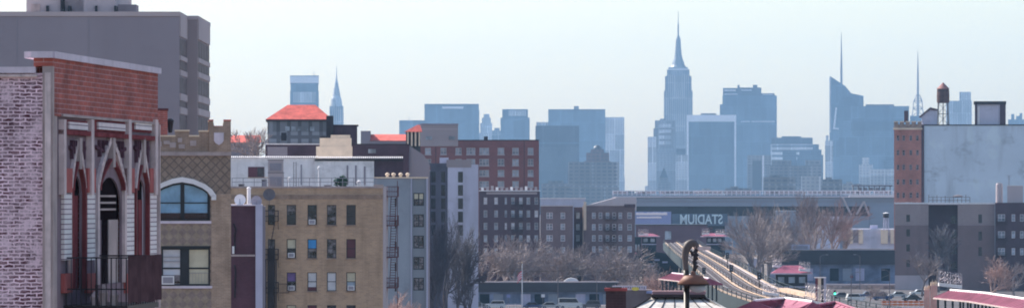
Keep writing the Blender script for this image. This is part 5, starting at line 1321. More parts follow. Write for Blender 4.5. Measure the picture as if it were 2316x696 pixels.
# ---------------------------------------------------------------- elevated railway
M['deck'] = brick('grey_timber_ties', (.055, .048, .052), (.035, .032, .036), (.02, .018, .02), .55, 60, .06, .3, .8, .3)
M['boards'] = mat('sunlit_walkway_boards', (.36, .29, .21), .85, .3, .6, .7)
M['rail'] = mat('polished_rail', (.3, .28, .28), .35, .1, 1, 0, .8)
ctrl = [(1553, 560, 1420), (1566, 570, 1330), (1590, 585, 1180), (1618, 603, 1030), (1652, 627, 880), (1690, 652, 770), (1745, 672, 690), (1815, 690, 625), (1920, 712, 570), (2100, 742, 515), (2330, 770, 470)]
def cr(pts, n=10):
    out = []
    for i in range(len(pts) - 1):
        p0 = pts[max(i-1, 0)]; p1 = pts[i]; p2 = pts[i+1]; p3 = pts[min(i+2, len(pts)-1)]
        for k in range(n):
            t = k / n
            out.append(.5*((2*p1) + (p2-p0)*t + (2*p0-5*p1+4*p2-p3)*t*t + (3*p1-p0-3*p2+p3)*t**3))
    out.append(pts[-1]); return out
cl = cr([Vector((X(px, D), D, Z(py, D))) for px, py, D in ctrl])
cl = [cl[0] + (cl[0] - cl[3])*6] + cl
nrm = []
for i in range(len(cl)):
    t = (cl[min(i+1, len(cl)-1)] - cl[max(i-1, 0)]); t.z = 0; t.normalize(); nrm.append(Vector((-t.y, t.x, 0)))   # points to the viewer's right (+x side) when line comes nearer
if nrm[5].x < 0: nrm = [-n for n in nrm]
def sweep(mb, o0, o1, z0, z1, i0=0, i1=None):
    i1 = len(cl) - 1 if i1 is None else i1; vs = []; fs = []
    for i in range(i0, i1 + 1):
        for o_, z_ in ((o0, z0), (o1, z0), (o1, z1), (o0, z1)): p = cl[i] + nrm[i]*o_; vs.append((p.x, p.y, p.z + z_))
    n = i1 - i0
    for i in range(n):
        for k in range(4): fs.append((i*4+k, i*4+(k+1)%4, (i+1)*4+(k+1)%4, (i+1)*4+k))
    fs.append((0, 1, 2, 3)); fs.append((n*4, n*4+1, n*4+2, n*4+3)); return mb.add(vs, fs)
rw = empty('elevated_railway', (0, 0, 0), 0, 'elevated railway with three tracks on a dark green steel viaduct curving toward the viewer', 'railway')
W2 = 5.6
sweep(MB(), -W2, W2, -.5, 0).build('deck', 'deck', rw)
for sgn in (-1, 1):
    sweep(MB(), sgn*W2, sgn*(W2 + .35), -2.4, .1).build('girder', 'teal', rw)
    m_ = MB()
    for z_ in (.55, 1.05): sweep(m_, sgn*(W2 + .15), sgn*(W2 + .25), z_, z_ + .09)
    for i in range(2, len(cl), 2): p = cl[i] + nrm[i]*sgn*(W2+.2); m_.box(p.x - .06, p.x + .06, p.y - .06, p.y + .06, p.z + .1, p.z + 1.15)
    m_.build('railing', 'teal', rw)
    sweep(MB(), sgn*(W2 - .85), sgn*(W2 - .15), .06, .16).build('walkway', 'boards', rw)
for off in (-2.75, .35, 3.2):
    m_ = MB()
    for s in (-.72, .72): sweep(m_, off + s - .05, off + s + .05, .05, .2)
    m_.build('track_rails', 'rail', rw)
    m_ = MB(); sweep(m_, off + 1.15, off + 1.4, .2, .32); m_.build('third_rail_cover', 'boards' if off < 3 else 'conc_light', rw)
for off in (-1.15, 1.85): sweep(MB(), off + .02, off + .32, .02, .12).build('walkway', 'boards', rw)
for i in range(3, len(cl), 4):
    m_ = MB()
    for o_ in (-W2*.8, W2*.8):
        p = cl[i] + nrm[i]*o_; m_.box(p.x - .35, p.x + .35, p.y - .35, p.y + .35, 0, p.z - 2.3)
    p, q = cl[i] - nrm[i]*W2, cl[i] + nrm[i]*W2
    m_.tube((p.x, p.y, p.z - 1.9), (q.x, q.y, q.z - 1.9), .55, n=4); m_.build('bent', 'teal', rw)
# dark electrical boxes along the line
# ---------------------------------------------------------------- station houses and canopies
def canopy(name, label, cpts, half, zroof, rise, m_='redroof', posts=True, zfloor=None, edge='white', grp=None, under=True):
    """gabled canopy along a ground path of world (x,y)"""
    r = empty(name, (cpts[0][0], cpts[0][1], zroof), 0, label, 'canopy', grp)
    P_ = [Vector((x - cpts[0][0], y - cpts[0][1], 0)) for x, y in cpts]; mb = MB(); ed = MB(); n_ = len(P_)
    N_ = []
    for i in range(n_):
        t = (P_[min(i+1, n_-1)] - P_[max(i-1, 0)]).normalized(); N_.append(Vector((-t.y, t.x, 0)))
    vs = []; fs = []
    for p, n in zip(P_, N_):
        for o_, z_ in ((-half, 0), (0, rise), (half, 0), (half, -.12), (-half, -.12)): q = p + n*o_; vs.append((q.x, q.y, z_))
    for i in range(n_ - 1):
        for k in range(5): fs.append((i*5+k, i*5+(k+1)%5, (i+1)*5+(k+1)%5, (i+1)*5+k))
    fs += [(0, 1, 2, 3, 4), tuple((n_-1)*5 + k for k in range(5))]
    mb.add(vs, fs)
    # standing seams and ridge cap
    sm = MB(); L_ = (P_[-1] - P_[0]).length; ns = int(L_ / 1.6)
    for k in range(ns + 1):
        t = k / ns * (n_ - 1); i = min(int(t), n_ - 2); p = P_[i].lerp(P_[i+1], t - i); n = N_[i]
        for s in (-1, 1): a = p + n*s*half; sm.tube((a.x, a.y, .03), (p.x, p.y, rise + .03), .05, n=4)
    mb.add(sm.v, sm.f); mb.build('roof', m_, r)
    for p, q in zip(P_, P_[1:]): ed.tube((p.x, p.y, rise + .05), (q.x, q.y, rise + .05), .13, n=6)
    ed.build('ridge_cap', edge, r)
    for s in (-1, 1):
        e = MB()
        for (p, n), (q, n2) in zip(zip(P_, N_), zip(P_[1:], N_[1:])): a = p + n*s*half; c = q + n2*s*half; e.tube((a.x, a.y, -.1), (c.x, c.y, -.1), .11, n=4)
        e.build('gutter', 'stonegrey', r)
    if posts and zfloor is not None:
        for k in range(0, ns + 1, 3):
            t = k / ns * (n_ - 1); i = min(int(t), n_ - 2); p = P_[i].lerp(P_[i+1], t - i)
            for s in (-.75, .75):
                a = p + N_[i]*s*half; q = MB(); q.tube((a.x, a.y, zfloor - zroof), (a.x, a.y, -.12), .12, n=6); q.build('post', 'teal', r)
    return r
def wp(px, py, z):    # world point on height z seen at a pixel
    D = (H - z) * F / (py - HY); return (X(px, D), D)
# right canopy
pR = [wp(2150, 657, 13.9), wp(2230, 664, 13.9), wp(2310, 676, 13.9), wp(2420, 690, 13.9)]
canopy('platform_canopy', 'long maroon metal canopy roof with white ridge at the lower right edge', pR, 1.9, 13.2, .75, zfloor=9.6)
pL = [wp(1715, 668, 13.9), wp(1800, 664, 13.9), wp(1850, 672, 13.9)]
canopy('platform_canopy', 'maroon pink metal canopy roof at lower centre right below the wire cage', [wp(1705, 680, 13.6), wp(1775, 674, 13.6), wp(1838, 682, 13.6)], 2.1, 12.7, .9, zfloor=9.6)
canopy('platform_canopy', 'bright red sliver of canopy roof right of the wire cage at the bottom edge', [wp(1850, 690, 13.6), wp(1890, 683, 13.6), wp(1935, 699, 13.6)], 1.2, 12.9, .7, m_='redroof', zfloor=9.6, edge='redroof')
# station stair house
def stair_house(label, pl, pr, pt, pb, D, zb_=0, m_='teal', roofm='redroof', rise=4, grp=None, name='station_house', over=5):
    b = Bld(name, label, 'station house', pl, pr, D); zt_ = b.z_(pt)
    MB().box(0, b.L, 0, 6, zb_, zt_).build('wall', m_, b.root)
    ov = over / F * D; z1_ = b.z_(pt - rise)
    mb = MB(); mb.frustum((-ov, b.L + ov, -ov, 6 + ov), zt_ + .002, (b.L*.22, b.L*.78, 2.4, 3.6), z1_ + .15); mb.build('roof', roofm, b.root)
    mb = MB(); mb.box(-ov, b.L + ov, -ov - .05, -ov + .1, zt_ - .12, zt_ + .1); mb.build('fascia', 'coping', b.root)
    n = max(2, int(b.L / 1.6))
    for k in range(n): x = b.L*(k + .2)/n; MB().box(x, x + b.L/n*.6, -.1, -.002, zt_ - 1.7, zt_ - .6).build('window', 'glass_far', b.root)
    MB().box(-.1, b.L + .1, -.12, -.003, zt_ - 2.6, zt_ - 2.3).build('belt', 'bluegrey', b.root)
    return b
stair_house('dark green station house with small maroon roof left end of the far tracks', 1452, 1484, 534, 640, 1400, 0, rise=5, over=9)
stair_house('dark green station house with maroon roof right of the far tracks', 1598, 1634, 534, 640, 1395, 0, rise=6, over=14)
stair_house('dark station house with maroon roof below the wire lamps, beside the dark commercial row', 1755, 1826, 618, 660, 820, 7, 'st_dark', rise=16, over=12)
b = Bld('green_stair', 'dark green boxed station stair at the left of the far station house', 'stair', 1416, 1452, 1390)
b.box(MB(), 1416, 1450, 535, None, 0, 5).build('casing', 'teal', b.root)
for k in range(5): b.box(MB(), 1419 + k*6, 1422 + k*6, 552, 566, -.1, -.002).build('window', 'glass_far', b.root)
b = Bld('pink_kiosk', 'tiny stair hood with pink red roof on posts left of the far green stair', 'kiosk', 1418, 1436, 1250)
mb = MB(); zt_ = b.z_(573); mb.frustum((-.6, b.L + .6, -.6, 2.6), zt_, (.5, b.L - .5, .6, 1.4), b.z_(568)); mb.build('roof', 'redroof', b.root)
for k in (0, 1, 2): b.box(MB(), 1420 + k*6, 1422 + k*6, 573.2, None, .1, .4).build('post', 'redroof' if k < 2 else 'conc_light', b.root)
b = Bld('viaduct_stair', 'dark teal stair structure on the near left flank of the elevated railway', 'stair', 1455, 1530, 1180)
mb = MB(); mb.prism([(b.s_(1455), 0), (b.s_(1530), 0), (b.s_(1530), b.z_(600)), (b.s_(1505), b.z_(572)), (b.s_(1480), b.z_(568)), (b.s_(1455), b.z_(590))], 0, 3); mb.build('casing', 'teal', b.root)
for a, y in ((1465, 598), (1475, 610), (1480, 585), (1498, 590)): b.box(MB(), a, a + 12, y, y + 4, -.15, -.01).build('slatted_panel', 'bluegrey', b.root)
# purple mid-track canopy left of the lamp
canopy('platform_canopy', 'small purple grey canopy roof over the tracks, just left of the street lamp', [wp(1520, 616, 12.5), wp(1560, 620, 12.5), wp(1604, 628, 12.5)], 2.0, 11.6, .8, m_='redroof', zfloor=9, edge='coping')
# razor wire cages on white boxes
def wire_cage(label, px, py, D, w_px, h_px, rows_=3, slope=0):
    w = w_px / F * D; h = h_px / F * D
    r = empty('wire_cage', (X(px, D), D, Z(py, D)), 0, label, 'wire cage', 'razor wire cages on the station roofs')
    mb = MB(); mb.prism([(0, 0), (w, -slope*w), (w, h*.22 - slope*w), (0, h*.22)], 0, 1.4); mb.build('base_panel', 'white', r)
    mb = MB(); n = int(w / .28)
    rr = random.Random(int(px))
    for row in range(rows_):
        for k in range(n):
            cxx = w*(k+.5)/n; z = h*.32 + (h*.68)*(row + .5)/rows_ - slope*cxx; rad = h*.68/rows_*.58; ph = rr.uniform(0, 1)
            rad *= rr.uniform(.75, 1.15); z += rr.uniform(-.06, .06); pts = [(cxx + rr.uniform(-.1, .1) + .12*math.sin(t*2 + ph), .3 + .35*row*0 + rad*math.cos(t)*.9, z + rad*math.sin(t)) for t in [i*2*math.pi/8 for i in range(9)]]
            mb.path(pts, .017, 3)
    for k in range(5): x = w*k/4; mb.tube((x, .3, -slope*x), (x, .3, h - slope*x), .035, n=4)
    mb.build('coil', M['coilwire'], r)
M['coilwire'] = mat('galvanised_wire', (.38, .38, .4), .4, .1, 1, 0, .3)
wire_cage('wire coil cage on white panel above the long right canopy', 2124, 646, 540, 52, 34, 3, .12)
wire_cage('wire coil cage on white panel in front of the pink canopy roof', 1822, 686, 520, 56, 48, 3, .2)
wire_cage('wire coil cage on white panel left of the pink canopy, above the tracks', 1726, 664, 640, 36, 26, 2, .15)
wire_cage('small wire coil cage left on the dark station house roof', 1748, 603, 822, 20, 20, 2, .1)
wire_cage('small wire coil cage right on the dark station house roof', 1808, 612, 818, 24, 22, 2, .1)
wire_cage('far wire coil cage on the left far station house', 1444, 532, 1398, 22, 14, 1, 0); wire_cage('far wire coil cage on the left half of the right far station house', 1588, 530, 1393, 16, 14, 1, 0); wire_cage('far wire coil cage at the right end of the right far station house', 1618, 530, 1392, 22, 12, 1, 0)
# yellow platform edge strips
for (px0, py0, px1, py1, z, lb) in ((1758, 650, 1845, 668, 10.4, 'sunlit yellow platform edge below the dark station house'),):
    a = wp(px0, py0, z); c = wp(px1, py1, z); mb = MB(); d = Vector((c[0]-a[0], c[1]-a[1], 0)); n = Vector((-d.y, d.x, 0)).normalized()*1.6
    mb.prismz([(0, 0), (d.x, d.y), (d.x + n.x, d.y + n.y), (n.x, n.y)], -.5, 0); o = mb.build('platform', 'boards'); o.location = (a[0], a[1], z); tag(o, lb, 'platform')
# blue-white lit pole device near the cage
b = Bld('signal_box', 'narrow dark and blue signal cabinet with cream door behind the wire cage', 'cabinet', 1842, 1868, 560)
b.root.location.z = 10; 
for a, c, m_ in ((1844, 1850, 'redwood'), (1850, 1857, 'cream'), (1857, 1863, 'iron'), (1863, 1868, 'bluegrey')): MB().box(b.s_(a), b.s_(c), 0, .8, 0, b.z_(628) - 10).build('panel', m_, b.root)
MB().box(-.03, b.L + .03, -.05, .85, b.z_(628) - 10 + .002, b.z_(626) - 10).build('cap', 'st_white', b.root)
# pink gate piers
for a, c, t, lb in ((2090, 2103, 655, 'pinkish brick pier, left one of the pair by the right canopy'), (2104, 2120, 645, 'pinkish brick pier, taller right one of the pair by the right canopy')):
    b = Bld('brick_pier', lb, 'pier', a, c, 620, group='brick piers by the right canopy')
    b.box(MB(), a, c, t, None, 0, 1).build('shaft', mat('pink_sandstone', (.50, .30, .25), .9, .15, .8, .3) if a == 2090 else bpy.data.materials['pink_sandstone'], b.root)
    M['pinks'] = bpy.data.materials['pink_sandstone']
    mb = MB()
    for k in range(5): x = b.L*(k+.5)/5; mb.lathe([(.09, b.z_(t)), (.06, b.z_(t - 6)), (.01, b.z_(t - 10 - k % 2 * 4))], 5, (x, .5))
    mb.build('finial_spikes', 'cream', b.root)
# orange barriers
for k in range(9):
    D = 24*F/(700 - HY) ; x = X(2000 + k*12, 985)
    if k == 0:
        o0 = empty('road_barrier', (x, 985, .004)); mb = MB()
        for z0_, z1_ in ((.35, .62), (.75, 1.05)): mb.box(-.52, .52, -.04, .04, z0_, z1_)
        mb.build('board', mat('orange_barrier', (.75, .13, .03), .5, .2, 1.5), o0)
        mb = MB()
        for s in (-.42, .42): mb.tube((s, -.3, 0), (s, 0, 1.1), .03, n=4); mb.tube((s, .3, 0), (s, 0, 1.1), .03, n=4)
        mb.build('legs', 'white', o0); o = o0
    else: o = copy_tree(o0); o.location = (x, 985, .004)
    o.scale = (1.1, 1.1, 1.5)
    tag(o, 'orange road barrier in the row at the bottom edge, left of the brick piers', 'barrier', 'orange road barriers')
# traffic light
r = empty('traffic_light', (X(1888, 900), 900, 0), 0, 'traffic light showing green on a dark pole, right of the wire cage', 'traffic light')
zt_ = Z(655, 900)
MB().tube((0, 0, 0), (0, 0, zt_ - .2), .09, n=8).build('pole', 'iron', r)
mb = MB(); mb.box(-.22, .22, -.2, .15, Z(670, 900), zt_); mb.build('housing', 'iron', r)
m_, nt, bs = nodes('green_signal'); bs.inputs['Emission Color'].default_value = (.05, 1, .55, 1); bs.inputs['Emission Strength'].default_value = 3; bs.inputs['Base Color'].default_value = (.02, .3, .2, 1); M['greenlamp'] = m_
MB().tube((0, -.24, Z(663, 900)), (0, -.201, Z(663, 900)), .17, n=14).build('green_lens', 'greenlamp', r)
for dz, mm in ((.4, 'redwood'), (.2, 'iron')):
    if dz == .4: MB().tube((0, -.23, zt_ - .28), (0, -.201, zt_ - .28), .15, n=12).build('dark_lens', mm, r)
# flagpole
r = empty('flagpole', (X(1181, 980), 980, 0), 0, 'white flagpole with gilt ball and small limp red and white flag', 'flagpole')
MB().lathe([(.13, 0), (.10, 5), (.06, Z(594, 980))], 8).build('pole', 'white', r)
MB().lathe([(.02, Z(596, 980)), (.2, Z(594, 980)), (.2, Z(592, 980)), (.02, Z(590, 980))], 8).build('ball', 'boards', r)
mb = MB(); pts = [(-.05, 0), (-.35, .08), (-.7, -.06), (-1.05, .06)]; zt_ = Z(612, 980)
for k, (p, q) in enumerate(zip(pts, pts[1:])):
    for j in range(7):
        mb.m = j % 2; dz = -.12*k*k; dz2 = -.12*(k+1)**2; zc = zt_ - j*.24
        mb.add([(p[0], p[1], zc + dz - .24), (q[0], q[1], zc + dz2 - .24), (q[0], q[1], zc + dz2), (p[0], p[1], zc + dz), (p[0], p[1] + .02, zc + dz - .24), (q[0], q[1] + .02, zc + dz2 - .24), (q[0], q[1] + .02, zc + dz2), (p[0], p[1] + .02, zc + dz)], [(0,1,2,3), (7,6,5,4), (0,4,5,1), (3,2,6,7)])
M['flagred'] = mat('flag_red', (.5, .03, .05), .8, .1, 1)
mb.build('flag', ['flagred', 'white'], r)
# small white car-like shelter on the garage roof
b = Bld('roof_skylight', 'bright cream domed skylight on the garage row roof', 'skylight', 1272, 1310, 1016)
z0_ = b.z_(637); mb = MB(); mb.prism([(0, z0_), (b.L, z0_), (b.L*.85, z0_ + .7), (b.L*.55, z0_ + 1.0), (b.L*.3, z0_ + .8)], 0, 2.4); mb.build('dome', 'tilecap', b.root)
# ---------------------------------------------------------------- near roof with chimney, shop, street lamp
b = Bld('station_roof', 'hipped pale slab roof with dark ridge cap below the street lamp', 'roof', 1435, 1662, 118)
M['slab'] = mat('pale_roof_slabs', (.40, .42, .39), .8, .3, 2.5, .5)
zr_ = b.z_(668); ze = b.z_(716)
def P3(px, py, y): D = b.y0 + y; return (X(px, D) - b.x0, y, Z(py, D))
mb = MB()
A0 = P3(1408, 722, -1.3); A1 = P3(1688, 722, -1.3); B0 = P3(1476, 667, .6); B1 = P3(1588, 667, .6); C0 = P3(1408, 722, 2.6); C1 = P3(1688, 722, 2.6)
mb.add([A0, A1, B1, B0, C0, C1], [(0, 1, 2, 3), (4, 3, 2, 5), (0, 3, 4), (1, 5, 2), (0, 4, 5, 1)])
mb.build('slope', 'slab', b.root)
mb = MB()
for k in range(1, 7):
    t = k/7; p = Vector(A0).lerp(Vector(A1), t); q = Vector(B0).lerp(Vector(B1), t); mb.tube(p + Vector((0, -.01, .01)), q + Vector((0, -.01, .01)), .012, n=4)
mb.build('slab_joint', 'iron', b.root)
mb = MB(); mb.box(B0[0] - .05, B1[0] + .05, .2, 1.0, zr_ - .05, zr_ + .03); mb.build('ridge_base', 'iron', b.root)
mb = MB(); mb.box(B0[0] - .02, B1[0] + .08, .3, .9, zr_ + .031, zr_ + .12); mb.build('ridge_cap', mat('dusty_pink_cap', (.22, .15, .16), .8, .2, 1), b.root)
mb = MB(); mb.tube(P3(1470, 672, .3), P3(1434, 696, -.4), .03, n=6); mb.tube(P3(1592, 672, .3), P3(1640, 700, -.4), .035, n=6); mb.build('hip_rib', 'iron', b.root)
MB().box(A0[0] + .2, A1[0] - .2, -1.1, 2.4, 0, A0[2] - .02).build('wall', 'stonegrey', b.root)
b = Bld('dark_chimney', 'dark square brick chimney stub left of the pale hipped roof', 'chimney', 1369, 1417, 120)
M['brick_black'] = brick('sooty_brick', (.035, .025, .03), (.03, .022, .028), (.045, .035, .04), .2, .075, .01, .3, 2, .3)
b.box(MB(), 1370, 1416, 657, None, 0, .55).build('stack', 'brick_black', b.root)
b.box(MB(), 1367, 1419, 651, 656.9, -.04, .6).build('cap', 'redwood', b.root)
b.box(MB(), 1380, 1406, 648.5, 650.9, .1, .45).build('flue', 'iron', b.root)
b = Bld('corner_shop', 'small brown shop with a pale sign band and yellow oval, behind the dark chimney', 'shop', 1418, 1476, 860)
b.box(MB(), 1400, 1474, 655, None, 0, 8).build('wall', mat('brown_shop_front', (.11, .09, .085), .85, .2, .3), b.root)
b.box(MB(), 1385, 1462, 645, 654.5, -.4, -.01).build('sign_band', 'coping', b.root)
mb = MB(); mb.lathe([(.01, 0), (1, .001), (1, .06), (.01, .061)], 16); me = mb
o = mb.build('yellow_oval', mat('yellow_sign', (.7, .5, .05), .6, .1, 1), b.root); o.rotation_euler = (R(90), 0, 0); o.scale = (.75, .35, 1); o.location = (b.s_(1437), -.42, b.z_(652))
mb = MB()
for k in range(14): a = 1388 + k*5.2; b.box(mb, a, a + 3, 647 + (k*3) % 3, 651 + (k*5) % 3, -.46, -.401)
mb.build('sign_marks', 'conc_dark', b.root)
b.box(MB(), 1462, 1482, 657, 662, -2, .1).build('awning', M['st_blue'], b.root)
# street lamp: bishop's crook with pendant lantern
D = 112; r = empty('street_lamp', (X(1552, D), D, Z(760, D) - 8), 0, 'black street lamp with thick curled neck and wide pendant shade', 'street lamp')
zl = lambda py: Z(py, D) - r.location.z; xl = lambda px: X(px, D) - X(1552, D)
M['lampiron'] = mat('worn_lamp_paint', (.022, .021, .02), .45, .5, 3)
mb = MB(); mb.path([(xl(1553), 0, 0), (xl(1553), 0, zl(650)), (xl(1552), 0, zl(610))], [.078, .072, .072], 14); mb.build('pole', M['lampiron'], r, True)
pts = []
for px, py in ((1552, 611), (1550, 590), (1550, 574), (1553, 561), (1559, 552), (1566, 549), (1573, 552), (1577, 560)): pts.append((xl(px), 0, zl(py)))
rad_ = [.070, .075, .09, .105, .11, .095, .08, .065]
fine = cr([Vector((p[0], p[1], p[2])) for p in pts], 6); fr = [rad_[min(i//6, 7)]*(1 - (i % 6)/6) + rad_[min(i//6 + 1, 7)]*(i % 6)/6 for i in range(len(fine))]
vs = []; fs = []
for i, p in enumerate(fine):
    d = (fine[min(i+1, len(fine)-1)] - fine[max(i-1, 0)]).normalized(); a_ = Vector((0, 1, 0)); c_ = d.cross(a_)
    for k in range(14): t = 2*math.pi*k/14; vs.append(p + (a_*math.cos(t) + c_*math.sin(t))*fr[i])
for i in range(len(fine) - 1):
    for k in range(14): fs.append((i*14+k, i*14+(k+1) % 14, (i+1)*14+(k+1) % 14, (i+1)*14+k))
fs += [tuple(range(14)), tuple(range((len(fine)-1)*14, len(fine)*14))]
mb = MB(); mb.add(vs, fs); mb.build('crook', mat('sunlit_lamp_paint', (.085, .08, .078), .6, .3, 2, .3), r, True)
mb = MB(); mb.path([(xl(1572), 0, zl(556)), (xl(1580), 0, zl(561)), (xl(1583), 0, zl(565))], [.07, .05, .04], 8); mb.box(xl(1578), xl(1607), -.07, .07, zl(565), zl(557)); mb.build('arm', 'moulding', r)
mb = MB(); mb.path([(xl(1576), 0, zl(562)), (xl(1571), 0, zl(572)), (xl(1576), 0, zl(580)), (xl(1568), 0, zl(588)), (xl(1574), 0, zl(598)), (xl(1569), 0, zl(612))], [.06, .05, .075, .045, .07, .05], 8)
mb.path([(xl(1562), 0, zl(566)), (xl(1568), 0, zl(578)), (xl(1580), 0, zl(576))], [.03, .05, .02], 6); mb.build('scroll_bracket', 'iron', r)
sh = MB(); sh.lathe([(.05, zl(612)), (.07, zl(620)), (.22, zl(622)), (.25, zl(624.5)), (.40, zl(640.5)), (.38, zl(641.2)), (.20, zl(626.5))], 24, (xl(1568), 0)); s_o = sh.build('lamp_shade', mat('faded_orange_enamel', (.16, .085, .06), .6, .2, 1), r, True)
mb = MB(); mb.lathe([(.412, zl(641) - .001), (.405, zl(644)), (.3, zl(644.5))], 24, (xl(1568), 0)); mb.build('shade_rim', 'iron', s_o)
mb = MB(); mb.lathe([(.20, zl(643)), (.22, zl(650)), (.16, zl(658)), (.03, zl(661))], 16, (xl(1578), 0)); mb.build('lamp_glass', 'glass_far', r, True)
# ---------------------------------------------------------------- street and roof clutter
def pole_lamp(label, px, py_base, D, h, arm=1.6, grp='street lamps on the far streets'):
    r = empty('street_lamp', (X(px, D), D, 0), 0, label, 'street lamp', grp)
    MB().lathe([(.12, 0), (.07, h)], 8).build('pole', 'steel', r)
    m_ = MB(); m_.path([(0, 0, h - .3), (arm*.4, 0, h + .25), (arm, 0, h + .35)], .045, 6); m_.build('arm', 'steel', r)
    MB().box(arm - .1, arm + .55, -.14, .14, h + .24, h + .38).build('lamp_head', 'greyframe', r)
for px, D, h, a, lb in ((1042, 985, 9, 1.6, 'thin street lamp in front of the garage row left part'), (1262, 990, 9, -1.6, 'thin street lamp right of the flagpole with left pointing arm'), (1350, 988, 8.5, 1.6, 'thin street lamp before the right end of the garage row'),
                        (1855, 1180, 9, 1.6, 'thin street lamp at the left end of the commercial row'), (1945, 1185, 9, -1.6, 'thin street lamp in the middle of the commercial row'), (2012, 960, 8.5, -1.6, 'thin near street lamp beside the brick piers'), (1925, 960, 8.0, 1.6, 'thin near street lamp right of the green signal')):
    pole_lamp(lb, px, 0, D, h, a)
def wire(label, p, q, sag, rad=.035):
    m_ = MB(); pts = []
    for i in range(17): t = i/16; v = Vector(p).lerp(Vector(q), t); v.z -= sag*4*t*(1-t); pts.append(v - Vector(p))
    m_.path(pts, rad, 4); o = m_.build('overhead_cable', 'iron'); o.location = p; tag(o, label, 'cable')
wire('dark cable strung before the garage row, higher one', (X(990, 985), 985, 9), (X(1345, 988), 988, 8.6), .8)
wire('dark cable across the street right of the traffic light', (X(1888, 900), 900, 5.9), (X(2012, 960), 960, 7.8), .5)
# chair-sized litter bins, signs
for px, D, lb, c in ((1150, 990, 'blue street sign on a pole left of the flagpole', 'st_blue'), (1228, 992, 'white street sign on a pole right of the flagpole', 'white'), (1948, 955, 'white street sign on a pole among the cars at lower right', 'white'), (1926, 1235, 'red street sign on a pole by the commercial row', 'redwood')):
    r = empty('street_sign', (X(px, D), D, 0), 0, lb, 'sign')
    MB().tube((0, 0, 0), (0, 0, 2.9), .05, n=6).build('pole', 'steel', r)
    MB().box(-.4, .4, -.06, -.051, 2.2, 2.9).build('plate', c, r)
k = Bld('chain_fence', 'pale mesh fence with posts along the bottom edge left of the flagpole', 'fence', 1060, 1180, 965)
for i in range(9): x = k.L*i/8; MB().tube((x, 0, 0), (x, 0, 1.5), .05, n=5).build('post', 'white', k.root)
mb = MB()
for z in (.3, .8, 1.4): mb.tube((0, 0, z), (k.L, 0, z), .035, n=4)
mb.build('rails', 'white', k.root)
# signals and boxes beside the rails
for k_, (i_, off, h_, lb) in enumerate(((9, -1.3, 3.4, 'dark rail signal between the far tracks'), (22, 5.0, 2.2, 'dark lineside box at the right railing, mid viaduct'), (34, 1.7, 3.8, 'dark rail signal at the middle of the viaduct'), (46, -1.3, 3.4, 'dark rail signal where the tracks bend to the right'), (52, 1.7, 3.0, 'nearest dark rail signal before the pink canopy'), (40, -5.0, 1.8, 'dark lineside box at the left railing near the bend'))):
    p = cl[i_] + nrm[i_]*off
    r = empty('rail_signal', tuple(p), 0, lb, 'signal', 'signals and boxes along the tracks')
    MB().tube((0, 0, 0), (0, 0, h_), .09, n=6).build('post', 'iron', r)
    m_ = MB(); m_.box(-.35, .35, -.25, .25, h_ - 1.3, h_); m_.build('signal_head', 'iron', r)
    for z_ in (.35, .85): MB().tube((0, -.29, h_ - z_), (0, -.251, h_ - z_), .13, n=10).build('lens', 'glass_far', r)
# thin rail fence lines between tracks
for off in (-1.15, 1.85):
    m_ = MB()
    for z_ in (.5, .95): sweep(m_, off - .04, off + .02, z_, z_ + .07)
    for i in range(2, len(cl), 2): p = cl[i] + nrm[i]*off; m_.box(p.x - .05, p.x + .05, p.y - .05, p.y + .05, p.z, p.z + 1.0)
    m_.build('track_fence', 'iron', rw)
# rooftop clutter on the tan apartment roof
z_roof = V.z_(425) - .54
for px, w_, h_, D_, m_, lb in ((546, .5, .9, 408, 'steel', 'short dark roof vent behind the white satellite dish'), (655, .35, 1.3, 409, 'white', 'slim white roof flue right of the grey box tank'), (694, .8, .7, 407, 'steel', 'squat dark duct box in the middle of the tan roof'),
                               (722, .3, 2.3, 410, 'white', 'tall white roof flue left of the potted bush'), (741, .6, .8, 408, 'greyframe', 'grey roof duct box just left of the potted bush'), (812, .4, 1.0, 409, 'white', 'white roof flue right of the potted bush'), (836, .7, .6, 408, 'steel', 'squat dark box near the right corner of the tan roof')):
    r = empty('roof_vent', (X(px, D_), D_, z_roof), 0, lb, 'vent', 'vents on the tan apartment roof')
    if w_ < .45:
        m2 = MB(); m2.lathe([(w_*.35, 0), (w_*.35, h_), (w_*.6, h_ + .02), (w_*.5, h_ + .2), (.03, h_ + .28)], 10); m2.build('flue', m_, r)
    else:
        MB().box(-w_/2, w_/2, -w_/2, w_/2, 0, h_).build('box', m_, r); MB().box(-w_/2 - .05, w_/2 + .05, -w_/2 - .05, w_/2 + .05, h_, h_ + .06).build('lid', 'conc_light', r)
k = Bld('roof_ladder', 'thin dark ladder leaning on the white rooftop wall right of the scalloped door', 'ladder', 664, 670, 640)
zb_ = k.z_(424)
m2 = MB()
for x_ in (0, k.L): m2.tube((x_, 0, zb_), (x_, .6, k.z_(366)), .05, n=5)
for i in range(14): t = (i + .5)/14; m2.tube((0, .6*t, zb_ + (k.z_(366) - zb_)*t), (k.L, .6*t, zb_ + (k.z_(366) - zb_)*t), .03, n=4)
m2.build('ladder_frame', 'steel', k.root)
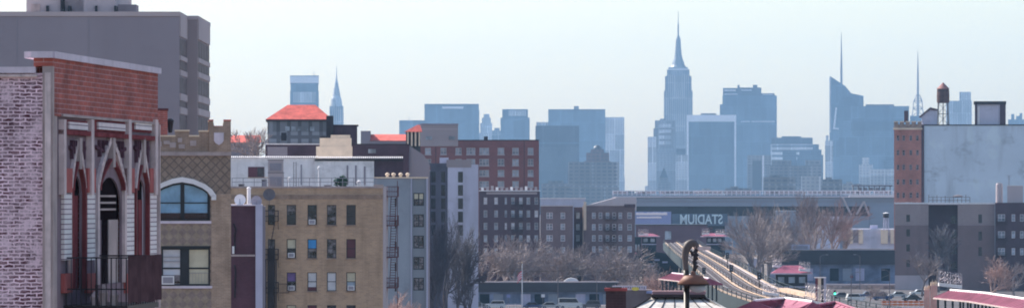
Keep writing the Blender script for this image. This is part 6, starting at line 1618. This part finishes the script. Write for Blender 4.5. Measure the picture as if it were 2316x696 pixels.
# ---------------------------------------------------------------- ground, sky, haze, light, camera
mb = MB(); mb.box(-1800, 1800, -60, 12000, -.5, 0); tag(mb.build('ground', 'earth'), kind='structure')
m, nt, bs = nodes('haze_air'); nt.nodes.remove(bs)
pv = nt.nodes.new('ShaderNodeVolumePrincipled'); pv.inputs['Density'].default_value = HAZE_D
pv.inputs['Color'].default_value = HAZE_C; pv.inputs['Anisotropy'].default_value = HAZE_G
nt.links.new(pv.outputs[0], nt.nodes['Material Output'].inputs['Volume'])
M['haze'] = m
tag(MB().box(-2200, 2200, -300, 12300, -1.5, 452).build('haze', 'haze'), kind='stuff')
w = bpy.data.worlds.new('World'); sc.world = w; w.use_nodes = True
nt = w.node_tree; bg = nt.nodes['Background']
sky = nt.nodes.new('ShaderNodeTexSky'); sky.sky_type = 'NISHITA'; sky.sun_disc = False
SUN_EL, SUN_AZ = SUN
sky.sun_elevation = R(SUN_EL); sky.sun_rotation = R(SUN_AZ % 360)
sky.air_density = 1.0; sky.dust_density = SKY_DUST; sky.ozone_density = 0.3; sky.altitude = 50
nt.links.new(sky.outputs[0], bg.inputs['Color']); bg.inputs['Strength'].default_value = SKY_S
L = bpy.data.lights.new('sun', 'SUN'); L.energy = SUN_S; L.angle = R(.53); L.color = (1, .94, .84)
lo = bpy.data.objects.new('sun', L); COL.objects.link(lo)
a, e = R(SUN_AZ), R(SUN_EL)
sv = Vector((math.sin(a)*math.cos(e), math.cos(a)*math.cos(e), math.sin(e)))
lo.rotation_euler = sv.to_track_quat('Z', 'Y').to_euler(); lo.location = (0, 0, 100)
cam = bpy.data.cameras.new('camera'); co = bpy.data.objects.new('camera', cam); COL.objects.link(co)
co.location = (0, 0, H); co.rotation_euler = (R(90), 0, 0)
cam.sensor_width = 36; cam.lens = 36 * F / 2316; cam.shift_y = (HY - 348) / 2316
cam.clip_start = 1; cam.clip_end = 40000; sc.camera = co
sc.view_settings.view_transform = 'Standard'; sc.view_settings.look = 'None'
sc.view_settings.exposure = EXPO; sc.view_settings.gamma = 1
sc.render.engine = 'CYCLES'
sc.cycles.max_bounces = 6; sc.cycles.diffuse_bounces = 3; sc.cycles.glossy_bounces = 2; sc.cycles.volume_bounces = 1; sc.cycles.transparent_max_bounces = 6
sc.cycles.use_denoising = True; sc.cycles.filter_width = 1.9
